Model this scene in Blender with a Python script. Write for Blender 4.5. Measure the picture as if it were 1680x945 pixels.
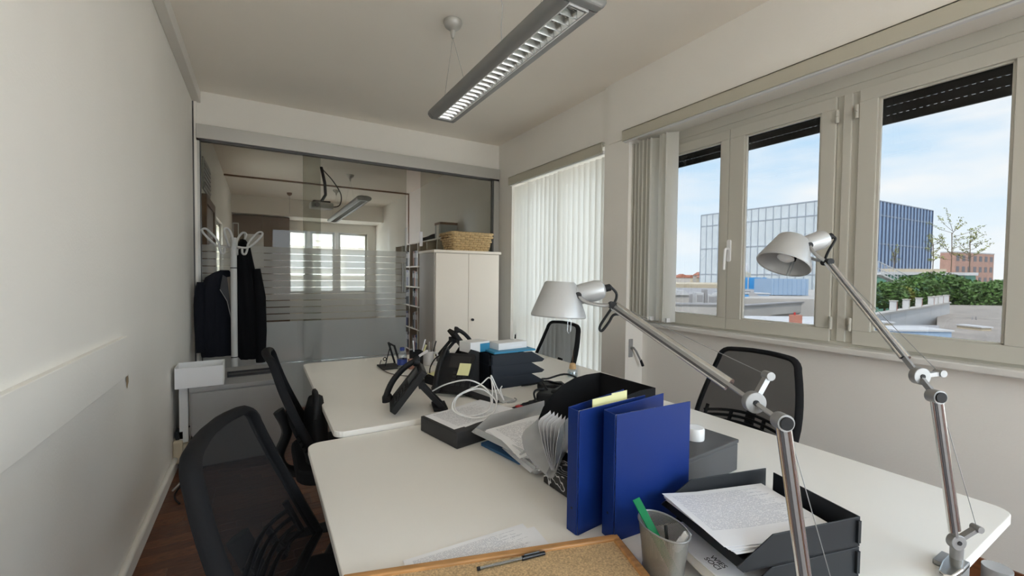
import bpy, bmesh, math, random
from mathutils import Vector, Matrix, Quaternion
random.seed(7)
scene = bpy.context.scene
COL = scene.collection
for o in list(bpy.data.objects): bpy.data.objects.remove(o)
R = math.radians
CAM_Z = 1.35
YAW, PITCH, ROLL, FPX = R(30.482), R(-1.7625), R(0.604), 700.5
c_f = Vector((math.sin(YAW)*math.cos(PITCH), math.cos(YAW)*math.cos(PITCH), math.sin(PITCH)))
c_r0 = Vector((math.cos(YAW), -math.sin(YAW), 0)); c_u0 = c_r0.cross(c_f)
c_r = c_r0*math.cos(ROLL)+c_u0*math.sin(ROLL); c_u = -c_r0*math.sin(ROLL)+c_u0*math.cos(ROLL)
cam = bpy.data.cameras.new('camera'); cam.sensor_width = 36; cam.lens = FPX/1680*36
cam.clip_start = 0.02; cam.clip_end = 2000
camo = bpy.data.objects.new('camera', cam); COL.objects.link(camo)
camo.matrix_world = Matrix(((c_r.x, c_u.x, -c_f.x, 0), (c_r.y, c_u.y, -c_f.y, 0), (c_r.z, c_u.z, -c_f.z, CAM_Z), (0, 0, 0, 1)))
scene.camera = camo
vs = scene.view_settings
scene.display_settings.display_device = 'sRGB'
vs.view_transform = 'Standard'; vs.look = 'None'; vs.gamma = 1.0; vs.use_curve_mapping = False
vs.exposure = EXPOSURE = 0.8
scene.cycles.max_bounces = 12; scene.cycles.diffuse_bounces = 7; scene.cycles.glossy_bounces = 5
scene.cycles.transparent_max_bounces = 24; scene.cycles.transmission_bounces = 8
scene.cycles.sample_clamp_indirect = 6.0; scene.cycles.caustics_reflective = False; scene.cycles.caustics_refractive = False
scene.cycles.use_denoising = True
# ---------------------------------------------------------------- sky
SKY = 5.0
world = bpy.data.worlds.new('sky'); scene.world = world; world.use_nodes = True
nt = world.node_tree; nt.nodes.clear()
def N(t, ty, **k):
    n = t.nodes.new(ty)
    for a, b in k.items():
        if hasattr(n, a): setattr(n, a, b)
    return n
def ramp(t, stops, src=None, interp='LINEAR'):
    n = t.nodes.new('ShaderNodeValToRGB'); n.color_ramp.interpolation = interp
    e = n.color_ramp.elements
    while len(e) < len(stops): e.new(0.5)
    for i, (p, c) in enumerate(stops):
        e[i].position = p; e[i].color = c if len(c) == 4 else (*c, 1)
    if src is not None: t.links.new(src, n.inputs[0])
    return n
tc = N(nt, 'ShaderNodeTexCoord'); sep = N(nt, 'ShaderNodeSeparateXYZ'); nt.links.new(tc.outputs['Generated'], sep.inputs[0])
grad = ramp(nt, [(0.0, (.80, .90, .97)), (.10, (.72, .86, .97)), (.28, (.50, .72, .93)), (.6, (.42, .63, .90)), (1, (.36, .56, .86))], sep.outputs['Z'])
mp = N(nt, 'ShaderNodeMapping'); mp.inputs['Scale'].default_value = (1.3, 1.9, 6.5); mp.inputs['Location'].default_value = (.7, .2, .35)
nt.links.new(tc.outputs['Generated'], mp.inputs[0])
nz = N(nt, 'ShaderNodeTexNoise'); nz.inputs['Scale'].default_value = 1.6; nz.inputs['Detail'].default_value = 5; nz.inputs['Roughness'].default_value = .52
nt.links.new(mp.outputs[0], nz.inputs['Vector'])
cm = ramp(nt, [(.40, (0, 0, 0)), (.66, (1, 1, 1))], nz.outputs['Fac'])
mx = N(nt, 'ShaderNodeMixRGB'); nt.links.new(cm.outputs[0], mx.inputs[0]); nt.links.new(grad.outputs[0], mx.inputs[1]); mx.inputs[2].default_value = (.98, .965, .94, 1)
bg = N(nt, 'ShaderNodeBackground'); bg.inputs[1].default_value = SKY; nt.links.new(mx.outputs[0], bg.inputs[0])
wo = N(nt, 'ShaderNodeOutputWorld'); nt.links.new(bg.outputs[0], wo.inputs[0])
# ---------------------------------------------------------------- sun (behind the building: lights the roofs outside, not the room)
sl = bpy.data.lights.new('sun', 'SUN'); sl.energy = 10.0; sl.angle = R(1.5); sl.color = (1, .96, .9)
so = bpy.data.objects.new('sun', sl); COL.objects.link(so)
so.rotation_euler = Vector((.62, .25, -.80)).to_track_quat('-Z', 'Y').to_euler()
# ---------------------------------------------------------------- materials
M = {}
def mat(name, col, rough=.6, metal=0, var=0.0, vscale=6, bump=0.0, bscale=60, spec=.5, stretch=(1, 1, 1), emit=None, alpha=None, coat=0):
    m = bpy.data.materials.new(name); m.use_nodes = True; M[name] = m
    t = m.node_tree; p = t.nodes['Principled BSDF']
    p.inputs['Base Color'].default_value = (*col, 1); p.inputs['Roughness'].default_value = rough; p.inputs['Metallic'].default_value = metal
    p.inputs['Specular IOR Level'].default_value = spec
    if coat: p.inputs['Coat Weight'].default_value = coat; p.inputs['Coat Roughness'].default_value = .1
    if var or bump:
        c = N(t, 'ShaderNodeTexCoord'); mpp = N(t, 'ShaderNodeMapping'); mpp.inputs['Scale'].default_value = stretch
        t.links.new(c.outputs['Object'], mpp.inputs[0])
    if var:
        n = N(t, 'ShaderNodeTexNoise'); n.inputs['Scale'].default_value = vscale; n.inputs['Detail'].default_value = 4
        t.links.new(mpp.outputs[0], n.inputs['Vector'])
        r = ramp(t, [(.3, tuple(x*(1-var) for x in col)), (.7, tuple(min(1, x*(1+var)) for x in col))], n.outputs['Fac'])
        t.links.new(r.outputs[0], p.inputs['Base Color'])
    if bump:
        n2 = N(t, 'ShaderNodeTexNoise'); n2.inputs['Scale'].default_value = bscale; n2.inputs['Detail'].default_value = 3
        t.links.new(mpp.outputs[0], n2.inputs['Vector'])
        b = N(t, 'ShaderNodeBump'); b.inputs['Strength'].default_value = bump; b.inputs['Distance'].default_value = .01
        t.links.new(n2.outputs['Fac'], b.inputs['Height']); t.links.new(b.outputs[0], p.inputs['Normal'])
    return m
def mixmat(name, parts, fres=None):
    """parts: list of (weight, kind, colour, rough) mixed in order; a thin-surface shader"""
    m = bpy.data.materials.new(name); m.use_nodes = True; M[name] = m
    t = m.node_tree; t.nodes.clear(); out = N(t, 'ShaderNodeOutputMaterial')
    def sh(kind, col, rough):
        n = N(t, {'T': 'ShaderNodeBsdfTransparent', 'D': 'ShaderNodeBsdfDiffuse', 'L': 'ShaderNodeBsdfTranslucent', 'G': 'ShaderNodeBsdfAnisotropic'}[kind])
        n.inputs['Color'].default_value = (*col, 1)
        if kind == 'G': n.inputs['Roughness'].default_value = rough
        return n.outputs[0]
    tot = parts[0][0]; cur = sh(*parts[0][1:])
    for w, k, c, r in parts[1:]:
        mxs = N(t, 'ShaderNodeMixShader'); tot += w; mxs.inputs[0].default_value = w/tot
        t.links.new(cur, mxs.inputs[1]); t.links.new(sh(k, c, r), mxs.inputs[2]); cur = mxs.outputs[0]
    if fres:
        f = N(t, 'ShaderNodeFresnel'); f.inputs[0].default_value = fres[0]
        ge = N(t, 'ShaderNodeNewGeometry'); sb = N(t, 'ShaderNodeMath'); sb.operation = 'SUBTRACT'; sb.inputs[0].default_value = 1; t.links.new(ge.outputs['Backfacing'], sb.inputs[1])
        ml = N(t, 'ShaderNodeMath'); ml.operation = 'MULTIPLY'; t.links.new(f.outputs[0], ml.inputs[0]); t.links.new(sb.outputs[0], ml.inputs[1])
        mxs = N(t, 'ShaderNodeMixShader'); t.links.new(ml.outputs[0], mxs.inputs[0])
        t.links.new(cur, mxs.inputs[1]); t.links.new(sh('G', (1, 1, 1), fres[1]), mxs.inputs[2]); cur = mxs.outputs[0]
    t.links.new(cur, out.inputs[0])
    return m
def textmat(name, col=(.86, .86, .88), ink=(.22, .22, .25), lines=34, cols=70, density=.52, rough=.55, margin=(.1, .9, .08, .92), axis=0):
    """printed sheet: short dashes in rows (flat print), laid out in the sheet's own Generated coordinates"""
    m = mat(name, col, rough); t = m.node_tree; p = t.nodes['Principled BSDF']
    c = N(t, 'ShaderNodeTexCoord'); s = N(t, 'ShaderNodeSeparateXYZ'); t.links.new(c.outputs['Generated'], s.inputs[0])
    u, v = (s.outputs['X'], s.outputs['Y']) if axis == 0 else (s.outputs['Y'], s.outputs['X'])
    def mth(op, a, b=None):
        n = N(t, 'ShaderNodeMath'); n.operation = op
        for i, x in enumerate((a, b)):
            if x is None: continue
            if isinstance(x, (int, float)): n.inputs[i].default_value = x
            else: t.links.new(x, n.inputs[i])
        return n.outputs[0]
    vl = mth('MULTIPLY', v, lines); row = mth('FLOOR', vl); fr = mth('FRACT', vl)
    cb = N(t, 'ShaderNodeCombineXYZ'); t.links.new(mth('FLOOR', mth('MULTIPLY', u, cols)), cb.inputs[0]); t.links.new(row, cb.inputs[1])
    wn = N(t, 'ShaderNodeTexWhiteNoise'); wn.noise_dimensions = '2D'; t.links.new(cb.outputs[0], wn.inputs['Vector'])
    cb2 = N(t, 'ShaderNodeCombineXYZ'); t.links.new(row, cb2.inputs[0]); wn2 = N(t, 'ShaderNodeTexWhiteNoise'); wn2.noise_dimensions = '2D'; t.links.new(cb2.outputs[0], wn2.inputs['Vector'])
    k = mth('MULTIPLY', mth('GREATER_THAN', fr, .55), mth('LESS_THAN', wn.outputs['Value'], density+.25))
    k = mth('MULTIPLY', k, mth('GREATER_THAN', u, margin[0])); k = mth('MULTIPLY', k, mth('LESS_THAN', u, mth('ADD', margin[1]-.25, mth('MULTIPLY', wn2.outputs['Value'], .25))))
    k = mth('MULTIPLY', k, mth('GREATER_THAN', v, margin[2])); k = mth('MULTIPLY', k, mth('LESS_THAN', v, margin[3]))
    x = N(t, 'ShaderNodeMixRGB'); t.links.new(k, x.inputs[0]); x.inputs[1].default_value = (*col, 1); x.inputs[2].default_value = (*ink, 1)
    t.links.new(x.outputs[0], p.inputs['Base Color'])
    return m
mat('wall', (.89, .862, .81), .85, var=.02, vscale=1.5, bump=.08, bscale=90)
mat('ceiling', (.93, .875, .79), .9, var=.02, vscale=1.2)
mat('beam', (.76, .73, .68), .7)
mat('frame', (.56, .54, .475), .45)
mat('pelmet', (.52, .49, .40), .5)
mat('sill', (.72, .70, .66), .35, var=.03)
mat('alu', (.55, .54, .51), .45, .55)
mat('alu_dark', (.10, .10, .10), .5)
mat('desk', (.85, .82, .765), .38, var=.01, vscale=3)
mat('desk_edge', (.70, .68, .63), .5)
mat('black', (.012, .012, .013), .6, spec=.3)
mat('black_soft', (.010, .010, .011), .85, spec=.2)
mat('black_gloss', (.010, .010, .012), .28)
mat('tray_black', (.014, .016, .019), .5, spec=.3)
mat('tray_navy', (.016, .021, .031), .5, spec=.3)
mat('charcoal', (.032, .032, .034), .55, spec=.3)
mat('grey_box', (.085, .085, .088), .6, spec=.3)
mat('grey_metal', (.34, .34, .34), .5, var=.03)
mat('grey_light', (.52, .52, .51), .5)
mat('steel', (.34, .34, .335), .45, .7)
mat('pendant_grey', (.27, .27, .265), .45, .3)
mat('arm_dark', (.10, .10, .105), .35, .5)
mat('chrome', (.66, .66, .64), .20, 1.0)
mat('lamp_alu', (.46, .465, .465), .40, .4)
mat('chair_black', (.009, .009, .010), .8, spec=.15)
mat('lamp_inner', (.60, .61, .62), .5)
mat('white', (.82, .82, .82), .5)
mat('white_paper', (.86, .86, .88), .6)
mat('white_gloss', (.85, .85, .85), .25)
mat('cream', (.74, .69, .60), .5)
mat('cabinet', (.88, .81, .715), .45)
mat('cabinet_shade', (.50, .47, .43), .5)
mat('binder', (.005, .024, .155), .45, bump=.02, bscale=200, spec=.22)
mat('binder_in', (.010, .022, .10), .5)
mat('sticky', (.78, .76, .40), .7)
mat('wicker', (.56, .40, .20), .6, var=.25, vscale=60)
mat('wicker_dark', (.30, .19, .08), .7, var=.2, vscale=60)
mat('oak', (.46, .235, .085), .45, var=.25, vscale=14, stretch=(1, 8, 8))
mat('cork', (.52, .36, .19), .9, var=.35, vscale=240, bump=.3, bscale=260)
mat('wood_floor', (.17, .062, .026), .32, var=.35, vscale=9, stretch=(1.5, 12, 1))
mat('wood_floor_dark', (.12, .042, .018), .32, var=.35, vscale=9, stretch=(1.5, 12, 1))
mat('wood_brown', (.17, .085, .04), .5, var=.2, vscale=5, stretch=(8, 8, 1))
mat('panel_brown', (.20, .14, .105), .5, var=.12, vscale=4, stretch=(6, 6, 1))
mat('wood_base', (.20, .072, .028), .4, var=.3, vscale=6, stretch=(1, 1, 10))
mat('red', (.55, .02, .025), .35)
mat('green', (.0, .17, .055), .5, spec=.2)
mat('blue', (.02, .085, .20), .5)
mat('blue_cap', (.03, .06, .28), .4)
mat('teal_blue', (.03, .24, .42), .5)
mat('peel', (.40, .30, .19), .9)
mat('beige_plastic', (.62, .54, .40), .5)
mat('jacket', (.010, .011, .016), .9, bump=.1, bscale=300, spec=.15)
mat('coat', (.008, .008, .009), .95, spec=.1)
mat('lapel', (.05, .05, .055), .8)
mat('lining', (.20, .165, .13), .8)
mat('pink', (.40, .22, .18), .8)
mat('slat', (.17, .165, .165), .55)
mat('rope', (.72, .69, .63), .7)
mat('cork_stopper', (.55, .36, .18), .8, var=.1, vscale=80)
textmat('print', lines=52, cols=150, density=.45, ink=(.42, .42, .45))
textmat('print_side', lines=30, cols=60, density=.35, margin=(.12, .86, .1, .6), axis=1)
textmat('print_form', lines=60, cols=170, density=.5, ink=(.50, .51, .56), margin=(.06, .95, .25, .93))
textmat('mug_print', col=(.82, .82, .84), ink=(.16, .05, .06), lines=5, cols=9, density=.35, margin=(0, 1.2, .2, .85))
mixmat('glass', [(.97, 'T', (.985, .99, .99), 0), ], fres=(1.45, .0))
mixmat('glass_dimmed', [(1, 'T', (.343, .345, .346), 0)], fres=(1.35, .0))  # dark tint added to hold down the brightness of the view outside
mixmat('glass_door', [(1, 'T', (.66, .66, .65), 0)], fres=(1.35, .0))  # tint added to hold back the daylight behind the closed blind
mixmat('glass_tint', [(1, 'T', (.80, .805, .77), 0)], fres=(1.30, .0))
mixmat('film', [(.42, 'T', (.90, .91, .89), 0), (.30, 'L', (.80, .81, .79), 0), (.28, 'D', (.78, .79, .77), 0)])
mixmat('film_solid', [(.08, 'T', (.8, .8, .8), 0), (.46, 'L', (.78, .80, .80), 0), (.46, 'D', (.66, .68, .68), 0)])
mixmat('blind', [(.5, 'D', (.80, .79, .74), 0), (.5, 'L', (.80, .79, .74), 0)])
mixmat('chair_mesh', [(.19, 'T', (1, 1, 1), 0), (.81, 'D', (.022, .022, .023), 0)])
mixmat('clear_plastic', [(.42, 'T', (.95, .96, .96), 0), (.40, 'D', (.72, .73, .74), 0), (.18, 'L', (.7, .7, .7), 0)], fres=(1.25, .12))
mixmat('bottle', [(.8, 'T', (.86, .90, .92), 0), (.2, 'G', (.8, .85, .9), .2)], fres=(1.4, .03))
mixmat('wire_mesh', [(.62, 'T', (1, 1, 1), 0), (.38, 'G', (.50, .50, .48), .4)])
# ---------------------------------------------------------------- helpers
class MB:
    def __init__(self): self.v = []; self.f = []
    def add(self, vs_, fs_, X=None):
        b = len(self.v)
        self.v += [tuple(X @ Vector(p)) if X else tuple(p) for p in vs_]
        self.f += [tuple(i+b for i in f) for f in fs_]
        return self
    def box(self, lo, hi, X=None):
        (a, b, c), (d, e, f) = lo, hi
        return self.add([(a, b, c), (d, b, c), (d, e, c), (a, e, c), (a, b, f), (d, b, f), (d, e, f), (a, e, f)],
                        [(0, 3, 2, 1), (4, 5, 6, 7), (0, 1, 5, 4), (1, 2, 6, 5), (2, 3, 7, 6), (3, 0, 4, 7)], X)
    def bar(self, p0, p1, w, h, up=(0, 0, 1)):
        p0 = Vector(p0); p1 = Vector(p1); d = (p1-p0); L = d.length; d.normalize(); up = Vector(up)
        s = d.cross(up)
        if s.length < 1e-4: s = d.cross(Vector((1, 0, 0)))
        s.normalize(); u = s.cross(d)
        X = Matrix(((s.x, d.x, u.x, p0.x), (s.y, d.y, u.y, p0.y), (s.z, d.z, u.z, p0.z), (0, 0, 0, 1)))
        return self.box((-w/2, 0, -h/2), (w/2, L, h/2), X)
    def cyl(self, p0, p1, r0, r1=None, n=16, caps=True):
        if r1 is None: r1 = r0
        return self.tube([p0, p1], [r0, r1], n, caps)
    def tube(self, pts, r, n=8, caps=True, closed=False, flat=1.0, up=None):
        P = [Vector(p) for p in pts]; k = len(P)
        rr = r if isinstance(r, (list, tuple)) else [r]*k
        rings = []; prev = None
        for i in range(k):
            if closed: d = P[(i+1) % k]-P[i-1]
            else: d = P[min(i+1, k-1)]-P[max(i-1, 0)]
            d = d.normalized() if d.length > 1e-9 else Vector((0, 0, 1))
            if up is not None: a = Vector(up)-d*d.dot(Vector(up))
            elif prev is None: a = d.orthogonal()
            else: a = prev-d*d.dot(prev)
            a = a.normalized() if a.length > 1e-6 else d.orthogonal().normalized()
            prev = a; b = d.cross(a)
            rings.append([P[i]+a*(rr[i]*math.cos(2*math.pi*j/n))+b*(rr[i]*flat*math.sin(2*math.pi*j/n)) for j in range(n)])
        vs_ = [p for q in rings for p in q]; fs_ = []
        for i in range(k if closed else k-1):
            for j in range(n):
                a0 = i*n+j; a1 = i*n+(j+1) % n; b0 = ((i+1) % k)*n+j; b1 = ((i+1) % k)*n+(j+1) % n
                fs_.append((a0, a1, b1, b0))
        if caps and not closed: fs_ += [tuple(range(n))[::-1], tuple((k-1)*n+j for j in range(n))]
        return self.add(vs_, fs_)
    def lathe(self, prof, n=28, X=None, sx=1, sy=1):
        vs_ = [(r*math.cos(2*math.pi*j/n)*sx, r*math.sin(2*math.pi*j/n)*sy, z) for r, z in prof for j in range(n)]
        fs_ = [(i*n+j, i*n+(j+1) % n, (i+1)*n+(j+1) % n, (i+1)*n+j) for i in range(len(prof)-1) for j in range(n)]
        if prof[0][0] < 1e-6 or True:
            pass
        return self.add(vs_, fs_, X)
    def prism(self, poly, z0, z1, X=None):
        n = len(poly)
        return self.add([(x, y, z0) for x, y in poly]+[(x, y, z1) for x, y in poly],
                        [tuple(range(n))[::-1], tuple(range(n, 2*n))]+[(i, (i+1) % n, n+(i+1) % n, n+i) for i in range(n)], X)
    def grid(self, rows, thick=0.0):
        """rows: list of lists of points -> sheet (with real thickness along the normals if thick)"""
        a, b = len(rows), len(rows[0]); vs_ = [Vector(p) for r_ in rows for p in r_]
        fs_ = [(i*b+j, i*b+j+1, (i+1)*b+j+1, (i+1)*b+j) for i in range(a-1) for j in range(b-1)]
        if thick:
            nr = [Vector((0, 0, 0)) for _ in vs_]
            for f in fs_:
                q = (vs_[f[1]]-vs_[f[0]]).cross(vs_[f[2]]-vs_[f[0]])
                for i in f: nr[i] += q
            m = len(vs_); vs_ = vs_+[v-nr[i].normalized()*thick for i, v in enumerate(vs_)]
            fs_ = fs_+[tuple(i+m for i in f[::-1]) for f in fs_]
            bd = [i for i in range(b)]+[i*b+b-1 for i in range(1, a)]+[(a-1)*b+j for j in range(b-2, -1, -1)]+[i*b for i in range(a-2, 0, -1)]
            fs_ += [(bd[(i+1) % len(bd)], bd[i], bd[i]+m, bd[(i+1) % len(bd)]+m) for i in range(len(bd))]
        return self.add(vs_, fs_)
    def build(self, name, material, parent=None, smooth=None, bevel=0, seg=2, loc=None, rot=None):
        me = bpy.data.meshes.new(name); me.from_pydata(self.v, [], self.f); me.update()
        me.materials.append(M[material] if isinstance(material, str) else material)
        if smooth is not None:
            me.polygons.foreach_set('use_smooth', [True]*len(me.polygons)); me.set_sharp_from_angle(angle=R(smooth))
        o = bpy.data.objects.new(name, me); COL.objects.link(o)
        if parent: o.parent = parent
        if loc: o.location = loc
        if rot: o.rotation_euler = rot
        if bevel:
            b = o.modifiers.new('bevel', 'BEVEL'); b.width = bevel; b.segments = seg; b.limit_method = 'ANGLE'; b.angle_limit = R(40)
        return o
def tag(o, label, cat=None, group=None, kind=None):
    o['label'] = label
    if cat: o['category'] = cat
    if group: o['group'] = group
    if kind: o['kind'] = kind
    return o
def thing(name, label, cat, loc=(0, 0, 0), rz=0, group=None, kind=None):
    o = bpy.data.objects.new(name, None); COL.objects.link(o); o.location = loc; o.rotation_euler = (0, 0, rz); o.empty_display_size = .05
    return tag(o, label, cat, group, kind)
def struct(o, label, cat=None):
    o['kind'] = 'structure'; o['label'] = label
    if cat: o['category'] = cat
    return o
def copy_tree(o, parent=None):
    c = o.copy(); COL.objects.link(c); c.parent = parent
    for ch in o.children: copy_tree(ch, c)
    return c
def rrect(x0, y0, x1, y1, r, n=5):
    pts = []
    for cx, cy, a in ((x1-r, y1-r, 0), (x0+r, y1-r, 90), (x0+r, y0+r, 180), (x1-r, y0+r, 270)):
        for i in range(n+1):
            t = R(a+90*i/n); pts.append((cx+r*math.cos(t), cy+r*math.sin(t)))
    return pts
def spline(pts, n=6):
    P = [Vector(p) for p in pts]; out = []
    for i in range(len(P)-1):
        a = P[max(i-1, 0)]; b = P[i]; c = P[i+1]; d = P[min(i+2, len(P)-1)]
        for j in range(n):
            t = j/n
            out.append(.5*((2*b)+(-a+c)*t+(2*a-5*b+4*c-d)*t*t+(-a+3*b-3*c+d)*t**3))
    return out+[P[-1]]
def frame_to(p, zdir, xhint=(1, 0, 0)):
    z = Vector(zdir).normalized(); x = Vector(xhint)-z*z.dot(Vector(xhint))
    x = x.normalized() if x.length > 1e-5 else z.orthogonal().normalized()
    y = z.cross(x)
    return Matrix(((x.x, y.x, z.x, p[0]), (x.y, y.y, z.y, p[1]), (x.z, y.z, z.z, p[2]), (0, 0, 0, 1)))

# woven wire: see-through openings between crossing wires, laid out round the cup in its own coordinates
m_ = M['wire_mesh']; t_ = m_.node_tree; t_.nodes.clear()
o_ = N(t_, 'ShaderNodeOutputMaterial'); c_ = N(t_, 'ShaderNodeTexCoord'); s_ = N(t_, 'ShaderNodeSeparateXYZ'); t_.links.new(c_.outputs['Object'], s_.inputs[0])
def mth_(op, a, b=None):
    n = N(t_, 'ShaderNodeMath'); n.operation = op
    for i, x in enumerate((a, b)):
        if x is None: continue
        if isinstance(x, (int, float)): n.inputs[i].default_value = x
        else: t_.links.new(x, n.inputs[i])
    return n.outputs[0]
za = mth_('LESS_THAN', mth_('FRACT', mth_('MULTIPLY', s_.outputs['Z'], 330)), .42)
aa = mth_('LESS_THAN', mth_('FRACT', mth_('MULTIPLY', mth_('ARCTAN2', mth_('DIVIDE', s_.outputs['Y'], .66), s_.outputs['X']), 18)), .42)
f_ = mth_('MAXIMUM', za, aa); tr_ = N(t_, 'ShaderNodeBsdfTransparent'); pb_ = N(t_, 'ShaderNodeBsdfPrincipled'); pb_.inputs['Base Color'].default_value = (.42, .42, .40, 1); pb_.inputs['Metallic'].default_value = .7; pb_.inputs['Roughness'].default_value = .4
ms_ = N(t_, 'ShaderNodeMixShader'); t_.links.new(f_, ms_.inputs[0]); t_.links.new(tr_.outputs[0], ms_.inputs[1]); t_.links.new(pb_.outputs[0], ms_.inputs[2]); t_.links.new(ms_.outputs[0], o_.inputs[0])
# ================================================================ room shell
CEIL = 2.955; YB = 4.737; XL = -.512; YR = -2.4; YF = 11.4
o = MB().box((-.62, YR-.1, -.12), (3.0, YF+.1, 0)).build('floor', 'wood_floor_dark'); struct(o, 'dark reddish brown wooden strip floor', 'floor')
FLOOR = o
# floor strips where the floor shows
pl = MB().box((0, 0, 0), (.498, .0685, .006)).build('plank', 'wood_floor', FLOOR, bevel=.0008, seg=1)
pm = pl.data; pm2 = pm.copy(); pm2.materials.clear(); pm2.materials.append(M['wood_floor_dark'])
first = True
rw = random.Random(3)
for k in range(42):
    y = .95+k*.07; off = rw.choice((0, .12, .25, .37))
    for c in range(3):
        x = XL+.012-off+c*.5
        if x > .35: continue
        q = pl if first else bpy.data.objects.new('plank', pm)
        if not first: COL.objects.link(q); q.parent = FLOOR; b = q.modifiers.new('bevel', 'BEVEL'); b.width = .0008; b.segments = 1
        first = False
        q.location = (max(x, XL+.014), y, 0); 
        if x < XL+.014: q.scale.x = (x+.498-(XL+.014))/.498
        if rw.random() < .45: q.data = pm2
o = MB().box((-.75, YR-.2, CEIL), (3.3, YF+.2, CEIL+.2)).build('ceiling', 'ceiling'); struct(o, 'plain warm white plaster ceiling', 'ceiling')
wl = MB().box((XL-.15, YR, 0), (XL, 7.0, CEIL)).box((XL-.15, 7.0, 0), (XL, 8.1, 1.0)).box((XL-.15, 7.0, 2.1), (XL, 8.1, CEIL)).box((XL-.15, 8.1, 0), (XL, YF, CEIL)).build('wall_left', 'wall'); struct(wl, 'long plain white wall on the left', 'wall')
# peeled patch and screw hole in the left wall
pts = [(math.cos(a)*r, math.sin(a)*r) for a, r in zip([i*math.pi/6 for i in range(12)], [.030, .026, .033, .04, .030, .026, .032, .024, .036, .042, .03, .034])]
MB().add([(XL+.0015, 2.47+x*.75, .872+y) for x, y in pts], [tuple(range(12))]).build('peeled_patch', 'peel', wl)
MB().cyl((XL-.002, 2.09, .98), (XL+.002, 2.09, .98), .004, n=10).build('screw_hole', 'alu_dark', wl)
r_ = MB().box((XL, YR, .902), (XL+.020, 2.395, 1.072)).build('trim_1', 'wall', bevel=.002); struct(r_, 'white horizontal wall rail board on the left wall', 'rail')
bb = MB().box((XL, YR, 0), (XL+.014, 3.66, .085)).build('baseboard_left', 'wall', bevel=.003); struct(bb, 'white baseboard with conduit along the left wall', 'baseboard')
MB().cyl((XL+.012, YR, .098), (XL+.012, 3.60, .098), .015, n=12).build('conduit', 'wall', bb, smooth=50)
bm_ = MB().box((XL, YR, 2.850), (XL+.060, YB, CEIL)).build('trim_2', 'beam', bevel=.004); struct(bm_, 'boxed beam running along the top of the left wall', 'beam')
tj = MB().box((XL+.012, YB-.03, 0), (XL+.032, YB+.02, 2.85)).build('trim_3', 'wall'); struct(tj, 'narrow white jamb strip beside the glass partition', 'trim')
MB().box((XL, YB-.028, 0), (XL+.0125, YB+.02, 2.85)).build('gap_shade', 'alu_dark', tj)  # dark strip painted in for the shade of the gap
o = MB().box((XL, YB-.005, 2.652), (2.58, YB+.12, CEIL)).build('wall_back', 'wall'); struct(o, 'white plaster strip above the glass partition', 'wall')
# right wall with window openings
NX0, NX1 = -.36, 2.512        # near window niche along y
w = MB()
w.box((2.75, NX0, 0), (2.98, NX1, .955))
w.box((2.548, NX0, 2.46), (2.98, 2.75, CEIL))
w.box((2.556, NX1, 0), (2.98, 2.795, CEIL))
w.box((2.575, 2.795, 2.47), (2.98, 4.40, CEIL))
w.box((2.575, 4.40, 0), (2.98, YF, CEIL))
w.box((2.556, -.50, 0), (2.98, NX0, CEIL)); w.box((2.556, YR, 0), (2.98, -2.3, CEIL)); w.box((2.556, -2.3, 0), (2.98, -.50, .30)); w.box((2.556, -2.3, 2.65), (2.98, -.50, CEIL))
o = w.build('wall_right', 'wall'); struct(o, 'white window wall with a pillar between the two openings', 'wall'); WR = o
o = MB().box((2.738, NX0, 0), (2.75, NX1, .118)).build('baseboard_right', 'wood_base', bevel=.002); struct(o, 'brown wooden baseboard under the windows', 'baseboard')
w = MB().box((-.7, YR-.12, 0), (3.0, YR, .7)).box((-.7, YR-.12, 2.45), (3.0, YR, CEIL)).box((-.7, YR-.12, .7), (.2, YR, 2.45)).box((2.3, YR-.12, .7), (3.0, YR, 2.45))
o = w.build('wall_rear', 'wall'); struct(o, 'white wall behind the camera, open for the added window', 'wall')
# far wall of the neighbouring room, with window openings
wf = MB(); wins = [(.56, .98), (1.04, 1.60), (1.68, 2.38)]
wf.box((XL, YF, 0), (3.0, YF+.2, .85)); wf.box((XL, YF, 2.36), (3.0, YF+.2, CEIL))
xs = [XL]+[q for w_ in wins for q in w_]+[3.0]
for i in range(0, len(xs), 2): wf.box((xs[i], YF, .85), (xs[i+1], YF+.2, 2.36))
o = wf.build('wall_far', 'wall'); struct(o, 'far wall of the room behind the glass', 'wall')
def portal(name, loc, rot, sx, sy):
    l = bpy.data.lights.new(name, 'AREA'); l.shape = 'RECTANGLE'; l.size = sx; l.size_y = sy; l.cycles.is_portal = True
    q = bpy.data.objects.new(name, l); COL.objects.link(q); q.location = loc; q.rotation_euler = rot
portal('sky_portal_near', (2.9, (NX0+NX1)/2, 1.7), (0, R(90), 0), 1.6, NX1-NX0)
portal('sky_portal_door', (2.9, 3.6, 1.24), (0, R(90), 0), 2.5, 1.65)
portal('sky_portal_side', (2.9, -1.4, 1.475), (0, R(90), 0), 2.35, 1.8)
portal('sky_portal_left', (XL-.1, 7.55, 1.55), (0, R(-90), 0), 1.1, 1.1)
portal('sky_portal_far', (1.5, YF+.1, 1.6), (R(-90), 0, 0), 2.0, 1.55)
FX = 2.76
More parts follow.
